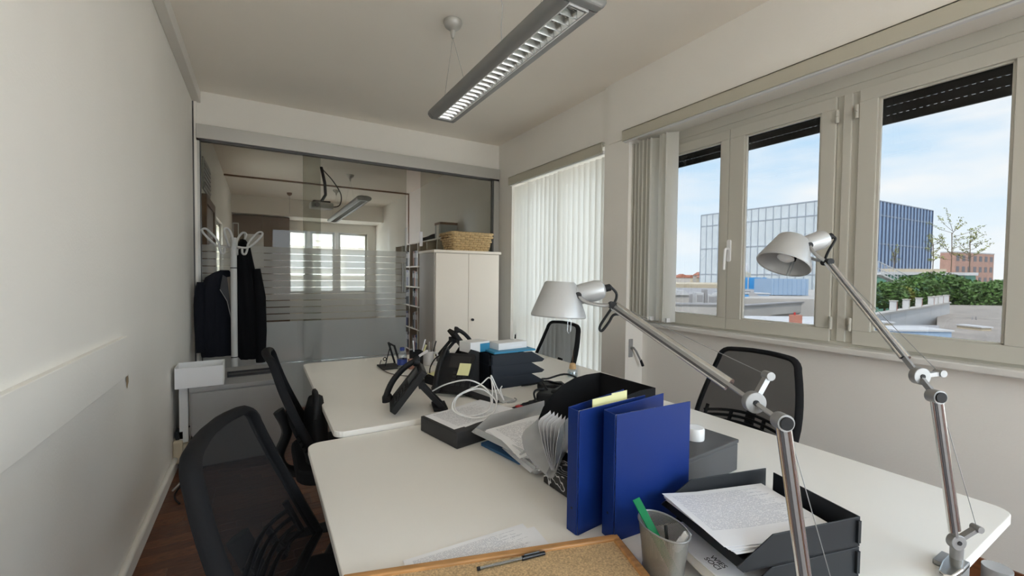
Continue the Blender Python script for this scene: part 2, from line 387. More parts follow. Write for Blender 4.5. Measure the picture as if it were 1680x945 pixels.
# ---- near window: one fixed frame, four sashes, each with its pane
W1 = thing('window_1', 'cream four-sash window with roller shutters half a hand down, right wall', 'window', (0, 0, 0), kind='structure')
fr = MB()
Y0, Y1, Zb, Zt = NX0, NX1, .955, 2.46
fr.box((FX+.012, Y0, Zb), (FX+.08, Y1, 1.0)); fr.box((FX+.012, Y0, 2.352), (FX+.08, Y1, 2.46))
fr.box((FX+.005, Y0, 2.395), (FX+.085, Y1, 2.46))
for a, b in ((Y0, -.22), (1.053, 1.157), (2.40, Y1)): fr.box((FX+.012, a, 1.0), (FX+.08, b, 2.352))
fr.box((FX-.002, 1.085, 1.0), (FX+.02, 1.125, 2.352))
fr.build('window_frame', 'frame', W1, bevel=.003)
def sash(y0, y1, gy0, gy1, glass, handle=None, hinge=None):
    z0, z1, g0, g1 = .992, 2.356, 1.068, 2.288
    s = MB(); a, b = FX-.004, FX+.05
    s.box((a, y0, z0), (b, y1, g0)); s.box((a, y0, g1), (b, y1, z1)); s.box((a, y0, g0), (b, gy0, g1)); s.box((a, gy1, g0), (b, y1, g1))
    s.box((a+.012, gy0-.001, g0-.001), (a+.03, gy0+.012, g1)); s.box((a+.012, gy1-.012, g0), (a+.03, gy1+.001, g1)); s.box((a+.012, gy0, g0-.001), (a+.03, gy1, g0+.010)); s.box((a+.012, gy0, g1-.010), (a+.03, gy1, g1+.001))
    so_ = s.build('sash', 'frame', W1, bevel=.003)
    gk = MB(); t = .004
    gk.box((a+.030, gy0+.001, g0), (a+.036, gy0+t, g1)); gk.box((a+.030, gy1-t, g0), (a+.036, gy1-.001, g1)); gk.box((a+.030, gy0, g0), (a+.036, gy1, g0+t))
    gk.build('gasket', 'black', so_)
    MB().box((a+.036, gy0, g0), (a+.040, gy1, g1)).build('pane', glass, so_)
    if hinge is not None:
        for z in (1.10, 2.24):
            MB().cyl((FX-.012, hinge, z-.035), (FX-.012, hinge, z-.001), .008, n=10).cyl((FX-.012, hinge, z+.001), (FX-.012, hinge, z+.035), .008, n=10).box((FX-.012, hinge-.006, z-.03), (FX, hinge+.006, z+.03)).build('hinge', 'frame', so_, smooth=40)
    if handle is not None:
        h = MB(); zc = 1.53
        h.prism(rrect(-.013, -.075, .013, .075, .012), 0, .012, Matrix(((0, 0, -1, FX-.004), (1, 0, 0, handle), (0, 1, 0, zc), (0, 0, 0, 1))))
        h.tube(spline([(FX-.01, handle, zc+.01), (FX-.045, handle, zc+.01), (FX-.055, handle, zc-.02), (FX-.055, handle+.004, zc-.13)]), .009, 8)
        h.build('handle', 'white_gloss', so_, smooth=50)
sash(1.783, 2.405, 1.845, 2.335, 'glass_dimmed')
sash(1.158, 1.780, 1.231, 1.680, 'glass_dimmed', handle=1.765, hinge=1.150)
sash(.432, 1.052, .503, .972, 'glass_dimmed', hinge=1.060)
sash(-.222, .428, -.15, .36, 'glass_dimmed')
# sill board
o = MB().box((2.672, NX0, .945), (2.775, NX1-.001, .978)).build('window_sill', 'sill', bevel=.006); struct(o, 'grey-white window sill board under the near window', 'sill')
# roller shutters: slats hanging just inside the top of each opening
SH = {}
def shutter(y0, y1, zbot, label, x=FX+.115):
    t = thing('roller_shutter', label, 'shutter', (x, (y0+y1)/2, 2.5), group='roller shutters above the window panes'); wd = y1-y0
    key = round(wd, 3)
    if key not in SH:
        s = MB(); s.box((-.006, -wd/2, 0), (.006, wd/2, .043))
        n = int(wd/.026)
        for i in range(n+1):
            y = -wd/2+i*wd/n; s.box((-.004, y-.006, .043), (.004, y+.006, .0475))
        SH[key] = s
    me = None; z = zbot
    while z < 2.50:
        if me is None: q = SH[key].build('slat', 'slat', t); me = q.data
        else: q = bpy.data.objects.new('slat', me); COL.objects.link(q); q.parent = t
        q.location = (0, 0, z-2.5); z += .0475
    return t
shutter(1.79, 2.42, 2.215, 'dark roller shutter edge over the far window pane, beside the bunched blind')
shutter(1.14, 1.78, 2.215, 'dark roller shutter edge over the middle window pane')
shutter(.43, 1.06, 2.170, 'dark grey roller shutter edge over the right-hand window pane')
shutter(-.23, .42, 2.170, 'dark grey roller shutter edge over the pane nearest the camera')
# ---- far opening: balcony door behind the closed blind
W2 = thing('window_2', 'balcony door behind the closed vertical blind', 'window', kind='structure')
f = MB()
for a, b in ((2.795, 2.87), (3.56, 3.64), (4.33, 4.40)): f.box((2.86, a, 0), (2.93, b, 2.47))
f.box((2.86, 2.795, 0), (2.93, 4.40, .10)); f.box((2.86, 2.795, 2.40), (2.93, 4.40, 2.47)); f.box((2.86, 2.87, .85), (2.93, 4.33, .93))
f.build('door_frame', 'frame', W2, bevel=.003)
for a, b in ((2.87, 3.56), (3.64, 4.33)): MB().box((2.893, a, .10), (2.897, b, .85)).build('pane', 'glass_door', W2); MB().box((2.893, a, .93), (2.897, b, 2.40)).build('pane', 'glass_door', W2)
# ---- windows added for light (side, rear, next room) and the far windows
def plainwin(name, label, x0, x1, z0, z1, y, mid=None):
    t = thing(name, label, 'window', kind='structure'); f = MB(); w_ = .055
    f.box((x0, y-.03, z0), (x0+w_, y+.03, z1)); f.box((x1-w_, y-.03, z0), (x1, y+.03, z1)); f.box((x0, y-.03, z0), (x1, y+.03, z0+w_)); f.box((x0, y-.03, z1-w_), (x1, y+.03, z1))
    if mid: f.box((mid-.03, y-.03, z0), (mid+.03, y+.03, z1))
    f.build('window_frame', 'frame', t, bevel=.003)
    MB().box((x0+w_, y-.003, z0+w_), (x1-w_, y+.003, z1-w_)).build('pane', 'glass', t)
W3 = thing('window_3', 'tall unseen window added for light in the right wall beside the camera', 'window', kind='structure'); f = MB()  # unseen, added to throw daylight onto the left wall
for a, b in ((-2.3, -2.24), (-1.43, -1.37), (-.56, -.50)): f.box((2.84, a, .30), (2.90, b, 2.65))
f.box((2.84, -2.24, .30), (2.90, -.56, .36)); f.box((2.84, -2.24, 2.59), (2.90, -.56, 2.65)); f.build('window_frame', 'frame', W3)
for a, b in ((-2.24, -1.43), (-1.37, -.56)): MB().box((2.868, a, .36), (2.872, b, 2.59)).build('pane', 'glass', W3)
W4 = thing('window_4', 'strip window added for light in the left wall of the room behind the glass', 'window', kind='structure'); f = MB()  # added to brighten the room behind the glass
for a in (7.0, 7.52, 8.04): f.box((XL-.10, a, 1.0), (XL-.04, a+.06, 2.1))
f.box((XL-.10, 7.0, 1.0), (XL-.04, 8.1, 1.06)); f.box((XL-.10, 7.0, 2.04), (XL-.04, 8.1, 2.1)); f.build('window_frame', 'frame', W4)
for a, b in ((7.06, 7.52), (7.58, 8.04)): MB().box((XL-.072, a, 1.06), (XL-.068, b, 2.04)).build('pane', 'glass', W4)
plainwin('window_8', 'unseen window added for light in the wall behind the camera', .2, 2.3, .7, 2.45, YR-.06, 1.25)  # unseen, added to fill the wall under the sill and low areas
portal('sky_portal_rear', (1.25, YR-.11, 1.57), (R(90), 0, 0), 2.1, 1.75)
for i, (a, b) in enumerate(wins): plainwin('window_%d' % (5+i), ('leftmost', 'middle', 'rightmost')[i]+' window in the far wall behind the glass partition', a, b, .85, 2.36, YF+.1)
# ================================================================ glass partition and the room behind it
GP = thing('glass_partition', 'frameless glass partition with frosted stripes and aluminium head rail', 'partition', (0, YB, 0))
MB().box((-.485, -.045, 2.532), (2.570, .03, 2.656)).build('head_rail', 'alu', GP, bevel=.003)
MB().box((-.485, -.030, 2.512), (2.570, .02, 2.532)).build('rail_gap_shade', 'alu_dark', GP)  # dark strip stands for the shade in the gap below the rail
MB().box((-.480, -.03, 0), (-.462, .03, 2.532)).build('jamb', 'alu', GP); MB().box((-.4625, -.02, 0), (-.4555, .03, 2.515)).build('jamb_gasket', 'alu_dark', GP)
MB().box((2.500, -.03, 0), (2.572, .03, 2.532)).build('jamb', 'alu', GP); MB().box((2.484, -.02, 0), (2.500, .03, 2.515)).build('jamb_gasket', 'alu_dark', GP)
MB().box((-.455, -.01, 0), (2.485, .03, .012)).build('floor_channel', 'alu', GP)
def glasspane(parent, x0, x1, y, film=True):
    p = MB().box((x0, y-.005, .012), (x1, y+.005, 2.515)).build('glass_pane', 'glass_tint', parent)
    if not film: return p
    q = lambda z0, z1: MB().add([(x0, y-.007, z0), (x1, y-.007, z0), (x1, y-.007, z1), (x0, y-.007, z1)], [(0, 1, 2, 3)])
    for k in range(11):
        zt = 1.595-k*.0655; gap = .007 if k < 7 else .010
        q(zt-.0655+gap, zt).build('frosted_band', 'film', p)
    q(.462, .868).build('frosted_sheet', 'film_solid', p); q(.014, .455).build('frosted_sheet', 'film_solid', p)
    return p
glasspane(GP, -.455, .530, .012); glasspane(GP, 1.575, 2.484, .012, False)
D1 = thing('door_1', 'sliding glass door leaf with frosted stripes and a vertical bar handle', 'door', (0, YB, 0), kind='structure')
glasspane(D1, .365, 1.400, -.020)
h = MB(); h.cyl((1.352, -.062, 1.15), (1.352, -.062, 1.46), .010, n=12); h.cyl((1.352, -.062, 1.20), (1.352, -.02, 1.20), .006, n=8); h.cyl((1.352, -.062, 1.41), (1.352, -.02, 1.41), .006, n=8)
h.build('handle', 'steel', D1, smooth=40)
st = MB().box((1.388, -.034, 1.60), (1.402, -.008, 1.86)).build('edge_clip', 'grey_light', D1)
stk = MB().box((1.556, -.014, 1.665), (1.592, -.010, 1.83)).build('door_notice', 'white_paper'); stk.location = (0, YB, 0); tag(stk, 'narrow white notice strip stuck on the glass above the tall cabinet', 'notice')
# ---- neighbouring room
d2 = thing('door_2', 'dark brown wooden door in the left wall behind the glass', 'door', (XL, 0, 0), kind='structure')
MB().box((0, 5.40, 0), (.030, 6.20, 2.05)).build('door_leaf', 'wood_brown', d2)
f = MB(); f.box((0, 5.32, 0), (.045, 5.40, 2.14)); f.box((0, 6.20, 0), (.045, 6.30, 2.14)); f.box((0, 5.40, 2.05), (.045, 6.20, 2.14)); f.build('door_frame', 'wood_brown', d2, bevel=.004)
MB().cyl((.03, 6.10, 1.02), (.08, 6.10, 1.02), .009).cyl((.075, 6.11, 1.02), (.075, 5.99, 1.02), .008).build('handle', 'steel', d2, smooth=40)
v = thing('air_vent', 'grey louvred air vent high on the wall beyond the glass', 'vent', (XL, 5.75, 2.2))
MB().box((0, -.34, 0), (.015, .34, .33)).build('frame', 'grey_metal', v, bevel=.003)
for k in range(6): MB().box((.012, -.31, .03+k*.048), (.024, .31, .055+k*.048)).build('louvre', 'grey_light', v)
o = MB().box((XL, 8.47, 2.935), (2.575, 8.53, CEIL)).box((2.565, 8.47, 0), (2.577, 8.53, CEIL)).build('trim_4', 'wood_brown'); struct(o, 'thin brown ceiling track line in the room behind', 'trim')
o = MB().box((XL, 10.55, 2.58), (2.575, YF, CEIL)).build('trim_5', 'wall'); struct(o, 'boxed cream bulkhead at the far end of the room behind', 'bulkhead')
wd = thing('wardrobe', 'tall brown wooden wardrobe wall seen through the glass', 'wardrobe', (XL+.01, 10.70, 0))
MB().box((0, .02, 0), (1.06, .66, 2.56)).build('body', 'panel_brown', wd)
for k in range(2): 
    dd = MB().box((.01+k*.527, 0, .08), (.527+k*.527-.004, .022, 2.54)).build('wardrobe_door', 'panel_brown', wd, bevel=.002)
    MB().box((.48+k*.09, -.02, 1.0), (.495+k*.09, 0, 1.18)).build('handle', 'steel', dd)
o = MB().box((-.30, 10.675, 1.45), (.06, 10.695, 2.16)).build('reflection_sheet', 'print_form'); tag(o, 'white printed sheet in place of a window reflection on the brown wardrobe', 'reflection')  # printed sheet stands in for the reflection of a window
pf = thing('notice_frame', 'small white-framed notice on the brown wardrobe beside the door', 'notice', (-.52+.02, 10.695, 2.02))
MB().box((-.0, -.015, 0), (.11, 0, .36)).build('frame', 'white', pf); MB().box((.018, -.018, .02), (.092, -.0145, .34)).build('sheet', 'panel_brown', pf)
# bookcase along the right wall of the neighbouring room
bk = thing('bookcase', 'white open bookcase full of files behind the glass partition', 'bookcase', (2.20, 5.0, 0))
SZ = [.04, .42, .80, 1.12, 1.46, 1.85]
for k in range(8): MB().box((0, k*.44, 0), (.36, k*.44+.022, 1.87)).build('upright', 'cream', bk)
for z in SZ: MB().box((.004, 0, z), (.36, 3.10, z+.02)).build('shelf', 'cream', bk)
MB().box((.345, 0, 0), (.362, 3.10, 1.87)).build('back_panel', 'wood_brown', bk)
rb = random.Random(11)
bcols = ['charcoal', 'binder_in', 'wood_brown', 'black', 'grey_metal', 'pink']
nb = 0
for si, z in enumerate(SZ[:-1]):
    for cell in (4, 5):
        y = 5.0+cell*.44+.03
        for i in range(4):
            t_ = rb.uniform(.05, .075); hh = rb.uniform(.24, .28); c_ = rb.choice(bcols)
            b = thing('file_box', '%s file, %s from the left in the %s bay of the bookcase, %s shelf' % (('charcoal', 'navy', 'brown', 'black', 'grey', 'dull pink')[bcols.index(c_)], ('fourth', 'third', 'second', 'first')[i], ('right', 'left')[cell-4], ('lowest', 'second', 'middle', 'fourth', 'top')[si]), 'file', (2.215, y, z+.021), group='files on the bookcase behind the glass')
            MB().box((0, 0, 0), (.25, t_, hh)).build('cover', c_, b); MB().box((-.002, t_*.2, hh*.55), (0, t_*.8, hh*.85)).build('spine_label', 'grey_light', b)
            y += t_+.012
bg_ = MB(); bg_.tube(spline([(2.36, 6.15, 1.925), (2.33, 6.4, 1.935), (2.36, 6.7, 1.925), (2.35, 7.0, 1.915)]), .042, 8)
o = bg_.build('umbrella', 'black_soft', smooth=60); tag(o, 'black rolled umbrella lying on top of the bookcase', 'umbrella')
cb = thing('archive_box', 'brown and grey cardboard archive box on top of the bookcase', 'box', (2.24, 5.86, 1.87))
MB().box((0, 0, 0), (.26, .22, .23)).build('carton', 'grey_metal', cb); MB().box((-.003, .06, 0), (0, .15, .23)).build('label', 'cream', cb); MB().box((-.005, -.005, .20), (.265, .225, .235)).build('lid', 'wood_brown', cb)
# ================================================================ blinds
def pelmet(name, label, y0, y1, x, z0, z1, dep=.05):
    t = thing(name, label, 'blind', (x, (y0+y1)/2, z0)); L = (y1-y0)/2
    MB().box((-dep, -L, 0), (-dep+.012, L, z1-z0)).box((-dep, -L, z1-z0-.012), (-.002, L, z1-z0)).build('pelmet', 'pelmet', t, bevel=.004)
    MB().box((-dep+.018, -L, -.006), (-.004, L, .022)).build('headrail', 'white', t, bevel=.002)
    return t
SLW, SLL = .089, None
def slat_mesh(length, w=.089, bow=.006):
    rows = []
    for z in (0, -length*.5, -length):
        rows.append([(bow*(1-(2*i/4-1)**2), (i/4-.5)*w, z) for i in range(5)])
    m = MB(); m.grid(rows); return m
# closed blind over the balcony door
B2 = pelmet('vertical_blind', 'closed cream vertical blind covering the far balcony door', 2.80, 4.405, 2.575, 2.405, 2.497)
n = 20; me = None; rb = random.Random(5)
for i in range(n):
    if me is None: q = slat_mesh(2.33).build('slat', 'blind', B2, smooth=60); me = q.data
    else: q = bpy.data.objects.new('slat', me); COL.objects.link(q); q.parent = B2
    y = -.76+i*1.52/(n-1)
    ang = R(rb.uniform(14, 24)) if i not in (15, 8) else R(42)
    q.location = (.045, y, -.01); q.rotation_euler = (0, 0, ang)
# open blind over the near window, bunched against the pillar
B1 = pelmet('vertical_blind', 'open vertical blind pushed to the pillar side of the near window', NX0, 2.540, 2.552, 2.428, 2.512)
me = None; off = (NX0+2.540)/2
ys = [2.490, 2.468, 2.447, 2.428, 2.408, 2.390, 2.372, 2.354, 2.337, 2.318, 2.300, 2.215, 2.190, 2.165, 2.145]
for i, y in enumerate(ys):
    if me is None: q = slat_mesh(1.405).build('slat', 'blind', B1, smooth=60); me = q.data
    else: q = bpy.data.objects.new('slat', me); COL.objects.link(q); q.parent = B1
    q.location = (.075+rb.uniform(-.006, .006), y-off, -.012); q.rotation_euler = (0, 0, R((62, 88)[i % 2]+rb.uniform(-6, 6) if i not in (10, 11, 14) else 46))
ch = MB()
for i, y in enumerate(ys): ch.tube([(.075-.03, y-off, -1.412), (.075, y-off+.012, -1.425), (.075+.03, y-off, -1.412)], .0015, 4)
ch.build('bead_chain', 'steel', B1); 
for i, y in enumerate(ys[::1]): 
    w_ = MB().box((.045, y-off-.0025, -1.42), (.105, y-off+.0025, -1.39)).build('slat_weight', 'white', B1)
MB().tube(spline([(.01, 2.53-off, -.02), (.008, 2.535-off, -.9), (.012, 2.528-off, -1.35), (.02, 2.515-off, -1.42)]), .0018, 5).build('pull_cord', 'white', B1)
# shutter cranks
def crank(label, loc, rz, swing, plate='grey_metal'):
    t = thing('shutter_crank', label, 'crank', loc, rz)
    MB().box((-.022, -.008, -.075), (.022, 0, .075)).build('plate', plate, t, bevel=.006)
    a = MB(); a.cyl((0, 0, 0), (0, -.035, .005), .010, n=12); a.tube([(0, -.035, .008), (.02, -.045, -.02), (.035+swing, -.055, -.10)], .008, 8); a.build('arm', 'steel', t, smooth=50)
    MB().cyl((.035+swing, -.055, -.095), (.05+swing*1.3, -.058, -.145), .010, .012, n=10).build('knob', 'black', t, smooth=50)
crank('steel shutter crank with black knob on the niche side below the bunched blind', (2.612, NX1, .76), 0, .028)
crank('steel shutter crank with black knob beside the closed blind', (2.655, 4.40, .735), 0, -.075, 'white')
# ================================================================ desks
def desk(label, x0, x1, y0, y1, z, legs):
    t = thing('bench_desk', label, 'desk', ((x0+x1)/2, (y0+y1)/2, 0)); a, b = (x1-x0)/2, (y1-y0)/2
    top = MB().prism(rrect(-a, -b, a, b, .045), z-.025, z).build('tabletop', 'desk', t, bevel=.003)
    fr = MB()
    for s in (-1, 1): fr.box((-a+.10, s*(b-.13)-.02, z-.07), (a-.10, s*(b-.13)+.02, z-.0255))
    for s in (-1, 1): fr.box((s*(a-.16)-.02, -b+.13, z-.07), (s*(a-.16)+.02, b-.13, z-.026))
    fr.build('frame', 'grey_light', t)
    for lx, ly in legs: MB().cyl((lx-(x0+x1)/2, ly-(y0+y1)/2, 0), (lx-(x0+x1)/2, ly-(y0+y1)/2, z-.026), .023, .025, n=18).build('leg', 'grey_metal', t, smooth=40)
    return t
desk('large cream bench desk nearest the camera', .140, 1.742, .283, 1.692, .73, [(.30, .45), (.30, 1.55), (1.58, 1.55), (1.425, .254)])
desk('cream bench desk by the tall cabinet, farther from the camera', .235, 1.83, 1.698, 3.105, .75, [(.40, 1.85), (.40, 2.95), (1.68, 1.85), (1.68, 2.95)])
# ================================================================ office chairs
def make_chair(label):
    t = thing('office_chair', label, 'chair', group='black mesh office chairs around the desks')
    def bw(s):    # half width of the back along its height s 0..1
        return .238-.006*s-.058*max(0, (s-.30)/.70)**1.5
    def bx(s, u=0): return -.195-.150*s-.02*math.sin(s*3.0)+.035*(u*u)
    def bz(s): return .565+.425*s
    # frame outline: rounded trapezoid
    outl = []
    for i in range(9): outl.append((-bw(i/8*.86), i/8*.86))
    for i in range(1, 6):
        a_ = R(180-18*i*1.0); outl.append((-bw(.86)+.055+.055*math.cos(a_)+.0*i, .86+.12*math.sin(a_)))
    for i in range(1, 6): outl.append((-bw(.95)+.06+(2*bw(.95)-.12)*i/6, .985+.012*math.sin(math.pi*i/6)))
    mir = [(-u, s) for u, s in outl[::-1] if u < -.08]
    outl = [q for q in outl if q[0] <= .0] + [(-u, s) for u, s in outl[::-1] if u < 0]
    bot = [(u, .0-.03*math.cos(u/.238*math.pi/2)) for u in [.238*(1-2*i/10) for i in range(1, 10)]]
    loop = outl+bot
    P = [Vector((bx(s, u/.24), u, bz(s))) for u, s in loop]
    MB().tube(P, .019, 8, closed=True, flat=.62, up=None).build('back_frame', 'chair_black', t, smooth=60)
    rows = []
    for i in range(12):
        s = .005+i/11*.975; w = bw(min(s, .86)) - (.0 if s < .86 else (s-.86)/.12*.035)
        rows.append([(bx(s, u/5*w/.24), u/5*w, bz(s)) for u in range(-5, 6)])
    MB().grid(rows).build('back_mesh', 'chair_mesh', t, smooth=60)
    lum = MB()
    for k in range(4):
        s0 = .06+k*.055
        lum.tube([(bx(s0, u/6*.2/.24)-.018, u/6*.215, bz(s0)+.035*math.cos(u/6*math.pi/2)) for u in range(-6, 7)], .010, 6, flat=.6)
    for u in (-.20, -.08, .08, .20): lum.tube([(bx(.04)-.016+.02*(u/.2)**2, u, bz(.04)+.02), (bx(.24)-.018+.02*(u/.2)**2, u, bz(.24)+.025)], .009, 6)
    lum.build('lumbar_support', 'chair_black', t, smooth=60)
    MB().prism(rrect(-.24, -.245, .25, .245, .09, 6), .44, .505).build('seat', 'black_soft', t, bevel=.02, seg=3)
    sp = MB(); sp.tube(spline([(-.05, 0, .43), (-.24, 0, .425), (-.30, 0, .50), (-.265, 0, .62), (-.30, 0, .72)]), .028, 8, flat=.7); sp.box((-.12, -.07, .41), (.12, .07, .44)); sp.build('back_spine', 'black', t, smooth=50)
    MB().cyl((0, 0, .11), (0, 0, .27), .026, n=14).cyl((0, 0, .25), (0, 0, .42), .018, n=14).build('gas_column', 'charcoal', t, smooth=40)
    for k in range(5):
        a_ = R(72*k+20); c_, s_ = math.cos(a_), math.sin(a_)
        lg = MB().tube([(0, 0, .115), (.16*c_, .16*s_, .10), (.29*c_, .29*s_, .075)], [.030, .022, .016], 8, flat=.8).build('base_leg', 'black', t, smooth=50)
        MB().cyl((.29*c_-.012*s_, .29*s_+.012*c_, .028), (.29*c_+.012*s_, .29*s_-.012*c_, .028), .028, n=14).cyl((.29*c_, .29*s_, .03), (.29*c_, .29*s_, .075), .008, n=8).build('caster', 'black', lg, smooth=40)
    return t
c0 = make_chair('black mesh-back office chair nearest the camera on the left'); c0.location = (.238, 1.112, 0); c0.rotation_euler = (0, 0, R(-15))
for lab, x, y, rz in (('black mesh-back office chair seen edge-on, a black bag on its seat', .365, 2.20, 0),
                      ('black mesh-back office chair under the near window', 1.755, 1.175, 180),
                      ('black mesh-back office chair in front of the closed blind', 1.665, 2.60, 180)):
    q = copy_tree(c0); q['label'] = lab; q.location = (x, y, 0); q.rotation_euler = (0, 0, R(rz))
bgt = thing('shoulder_bag', 'soft black bag slumped on the seat of the edge-on chair', 'bag', (.214, 2.15, .506))
rows = []
for i in range(9):
    z = i/8*.27; w = .030*math.sin(math.pi*(.32+.60*i/8))+.022; d = .19*math.sin(math.pi*(.36+.56*i/8))
    rows.append([(w*math.cos(2*math.pi*j/16)*(1+.07*math.sin(3*j+i)), d*math.sin(2*math.pi*j/16)*(1+.06*math.sin(5*j+i*.7)), z) for j in range(17)])
rows.append([(0.0, 0.0, .285)]*17)
MB().grid(rows).build('bag_body', 'black_soft', bgt, smooth=70)
MB().tube(spline([(-.01, -.12, .20), (0, -.05, .285), (.0, .05, .285), (.01, .12, .20)]), .010, 6).build('bag_strap', 'black', bgt, smooth=60)
pc = thing('computer_tower', 'black computer tower with light edge under the near desk', 'computer', (.42, 1.53, 0))
MB().box((-.19, -.10, .02), (.22, .10, .46)).build('case', 'charcoal', pc, bevel=.006); MB().box((-.20, -.10, .02), (-.19, .10, .46)).build('front_bezel', 'grey_box', pc, bevel=.004)
MB().box((-.2015, -.095, .04), (-.2, -.088, .45)).build('light_edge', 'grey_light', pc)
for s in (-1, 1): MB().box((-.17, s*.08-.015, 0), (.19, s*.08+.015, .02)).build('foot', 'black', pc)
# ================================================================ tall cabinet and basket
tc_ = thing('tall_cabinet', 'tall cream two-door office cabinet against the glass partition', 'cabinet', (1.545, 4.20, 0))
MB().box((0, .02, .0), (.765, .49, 1.575)).build('body', 'cabinet_shade', tc_)  # darker cream puts the shade of the side face into the colour
MB().box((-.012, -.012, 1.575), (.777, .49, 1.603)).build('top_board', 'cabinet', tc_, bevel=.002)
for a, b in ((.012, .381), (.385, .753)):
    dd = MB().box((a, 0, .06), (b, .019, 1.570)).build('cabinet_door', 'cabinet', tc_, bevel=.002)
    if a > .2: MB().cyl((a+.045, 0, .86), (a+.045, -.022, .86), .014, n=16).box((a+.041, -.028, .85), (a+.049, -.02, .87)).build('lock_knob', 'charcoal', dd, smooth=40)
ba = thing('wicker_basket', 'woven wicker basket with sloping sides on top of the tall cabinet', 'basket', (2.005, 4.435, 1.604))
bw0, bd0, bw1, bd1, bh = .208, .14, .250, .185, .195
def ring(s, j, n=44):
    w = bw0+(bw1-bw0)*s; d = bd0+(bd1-bd0)*s; P = rrect(-w, -d, w, d, .02, 2); L = []
    per = 0; seg = []
    for i in range(len(P)):
        a, b = Vector(P[i]), Vector(P[(i+1) % len(P)]); seg.append((a, b, (b-a).length)); per += (b-a).length
    t = (j/n) * per
    for a, b, l in seg:
        if t <= l: return a+(b-a)*(t/l if l else 0)
        t -= l
    return Vector(P[0])
nst = 30
for k in range(8):
    s = (k+.5)/8
    pts = []
    for j in range(nst*2):
        p = ring(s, j/2, nst); ph = (j//1 + k*2) % 4
        r_off = .009*math.cos(math.pi*(j/2+k)); n_ = Vector((p.x/bw1, p.y/bd1)).normalized()
        pts.append((p.x+n_.x*r_off, p.y+n_.y*r_off, s*bh))
    MB().tube(pts, .0125, 6, closed=True, flat=.8).build('woven_strand', 'wicker' if k % 3 else 'wicker', ba, smooth=70)
for j in range(nst):
    p0, p1 = ring(0, j, nst), ring(1, j, nst)
    MB().tube([(p0.x, p0.y, 0), (p1.x, p1.y, bh)], .0035, 4).build('stake', 'wicker_dark', ba)
MB().tube([(*ring(1, j/2, nst), bh) for j in range(nst*2)], .012, 6, closed=True).build('rim', 'wicker', ba, smooth=60)
MB().prism(rrect(-bw0, -bd0, bw0, bd0, .03), .002, .012).build('bottom', 'wicker_dark', ba)
for s in (-1, 1):
    MB().tube(spline([(s*bw1*.96, -.06, bh-.05), (s*(bw1+.03), -.05, bh-.045), (s*(bw1+.03), .05, bh-.045), (s*bw1*.96, .06, bh-.05)]), .007, 6).build('handle', 'wicker_dark', ba, smooth=60)
# ================================================================ low cabinet, box, coat stand
lc = thing('low_cabinet', 'low grey metal cabinet beside the left wall', 'cabinet', (-.412, 3.50, 0), R(1.5))
MB().box((0, .012, .03), (.56, .62, .572)).build('body', 'grey_metal', lc, bevel=.004)
MB().box((-.004, 0, .545), (.564, .63, .575)).build('top', 'grey_metal', lc, bevel=.003)
MB().box((.008, 0, .04), (.552, .014, .538)).build('front_panel', 'grey_metal', lc, bevel=.003)
for x in (.03, .50):
    for y in (.04, .56): MB().box((x, y, 0), (x+.04, y+.04, .03)).build('foot', 'black', lc)
pd = thing('picture_tray', 'flat grey patterned tray lying on the low cabinet', 'tray', (-.215, 3.72, .576), R(4))
MB().box((0, 0, 0), (.36, .14, .006)).build('base', 'grey_box', pd); 
e_ = MB(); e_.box((0, 0, .006), (.36, .008, .018)); e_.box((0, .132, .006), (.36, .14, .018)); e_.box((0, .008, .006), (.008, .132, .018)); e_.box((.352, .008, .006), (.36, .132, .018)); e_.build('rim', 'charcoal', pd)
wb = thing('open_box', 'white open-topped cardboard box on the corner of the low cabinet', 'box', (-.490, 3.50, .577), R(2))
bx_ = MB(); W_, D_, H_ = .268, .20, .140; tt = .004
bx_.box((0, 0, 0), (W_, D_, tt)); bx_.box((0, 0, tt), (tt, D_, H_)); bx_.box((W_-tt, 0, tt), (W_, D_, H_)); bx_.box((tt, D_-tt, tt), (W_-tt, D_, H_)); bx_.build('carton', 'white', wb)
MB().box((0, -.003, 0), (W_-.006, 0, H_-.006)).build('front_flap', 'white_paper', wb)
wp = MB().box((-.476, 3.56, .20), (-.428, 3.60, .576)).build('white_board_offcut', 'white'); tag(wp, 'narrow white board leaning between the wall and the low cabinet', 'board')
sk = thing('wall_socket', 'beige surface socket box with plugged adaptor at the end of the baseboard', 'socket', (XL, 3.60, .06))
MB().prism(rrect(-.055, 0, .055, .16, .02), 0, .055, Matrix(((0, 0, 1, 0), (1, 0, 0, 0), (0, 1, 0, 0), (0, 0, 0, 1)))).build('socket_body', 'beige_plastic', sk, bevel=.008)
MB().cyl((.05, -.01, .10), (.10, -.02, .10), .036, .030, n=14).build('plug', 'beige_plastic', sk, smooth=40)
MB().box((.012, -.04, .16), (.06, .04, .22)).build('adaptor', 'charcoal', sk, bevel=.006)
MB().tube(spline([(.10, -.02, .10), (.13, -.05, .09), (.12, -.10, .02), (.07, -.22, -.045), (.04, -.34, -.05)]), .006, 6).build('cable', 'grey_light', sk, smooth=60)
cbk = MB().tube(spline([(XL+.05, 3.62, .27), (XL+.11, 3.54, .30), (XL+.10, 3.46, .16), (XL+.12, 3.42, .06), (XL+.06, 3.2, .012), (XL+.10, 3.05, .012)]), .005, 6).build('power_cable', 'black', smooth=60); tag(cbk, 'black cable hanging from the beige socket to the floor', 'cable')
CS = thing('coat_stand', 'white metal coat stand with looped hooks in the corner', 'coat stand', (-.197, 4.32, 0))
MB().cyl((0, 0, .02), (0, 0, 1.64), .024, n=18).build('pole', 'grey_light', CS, smooth=40)
for z in (.62, 1.38): MB().lathe([(.0245, z), (.0255, z+.003), (.0245, z+.008)], 18).build('joint_ring', 'black', CS)
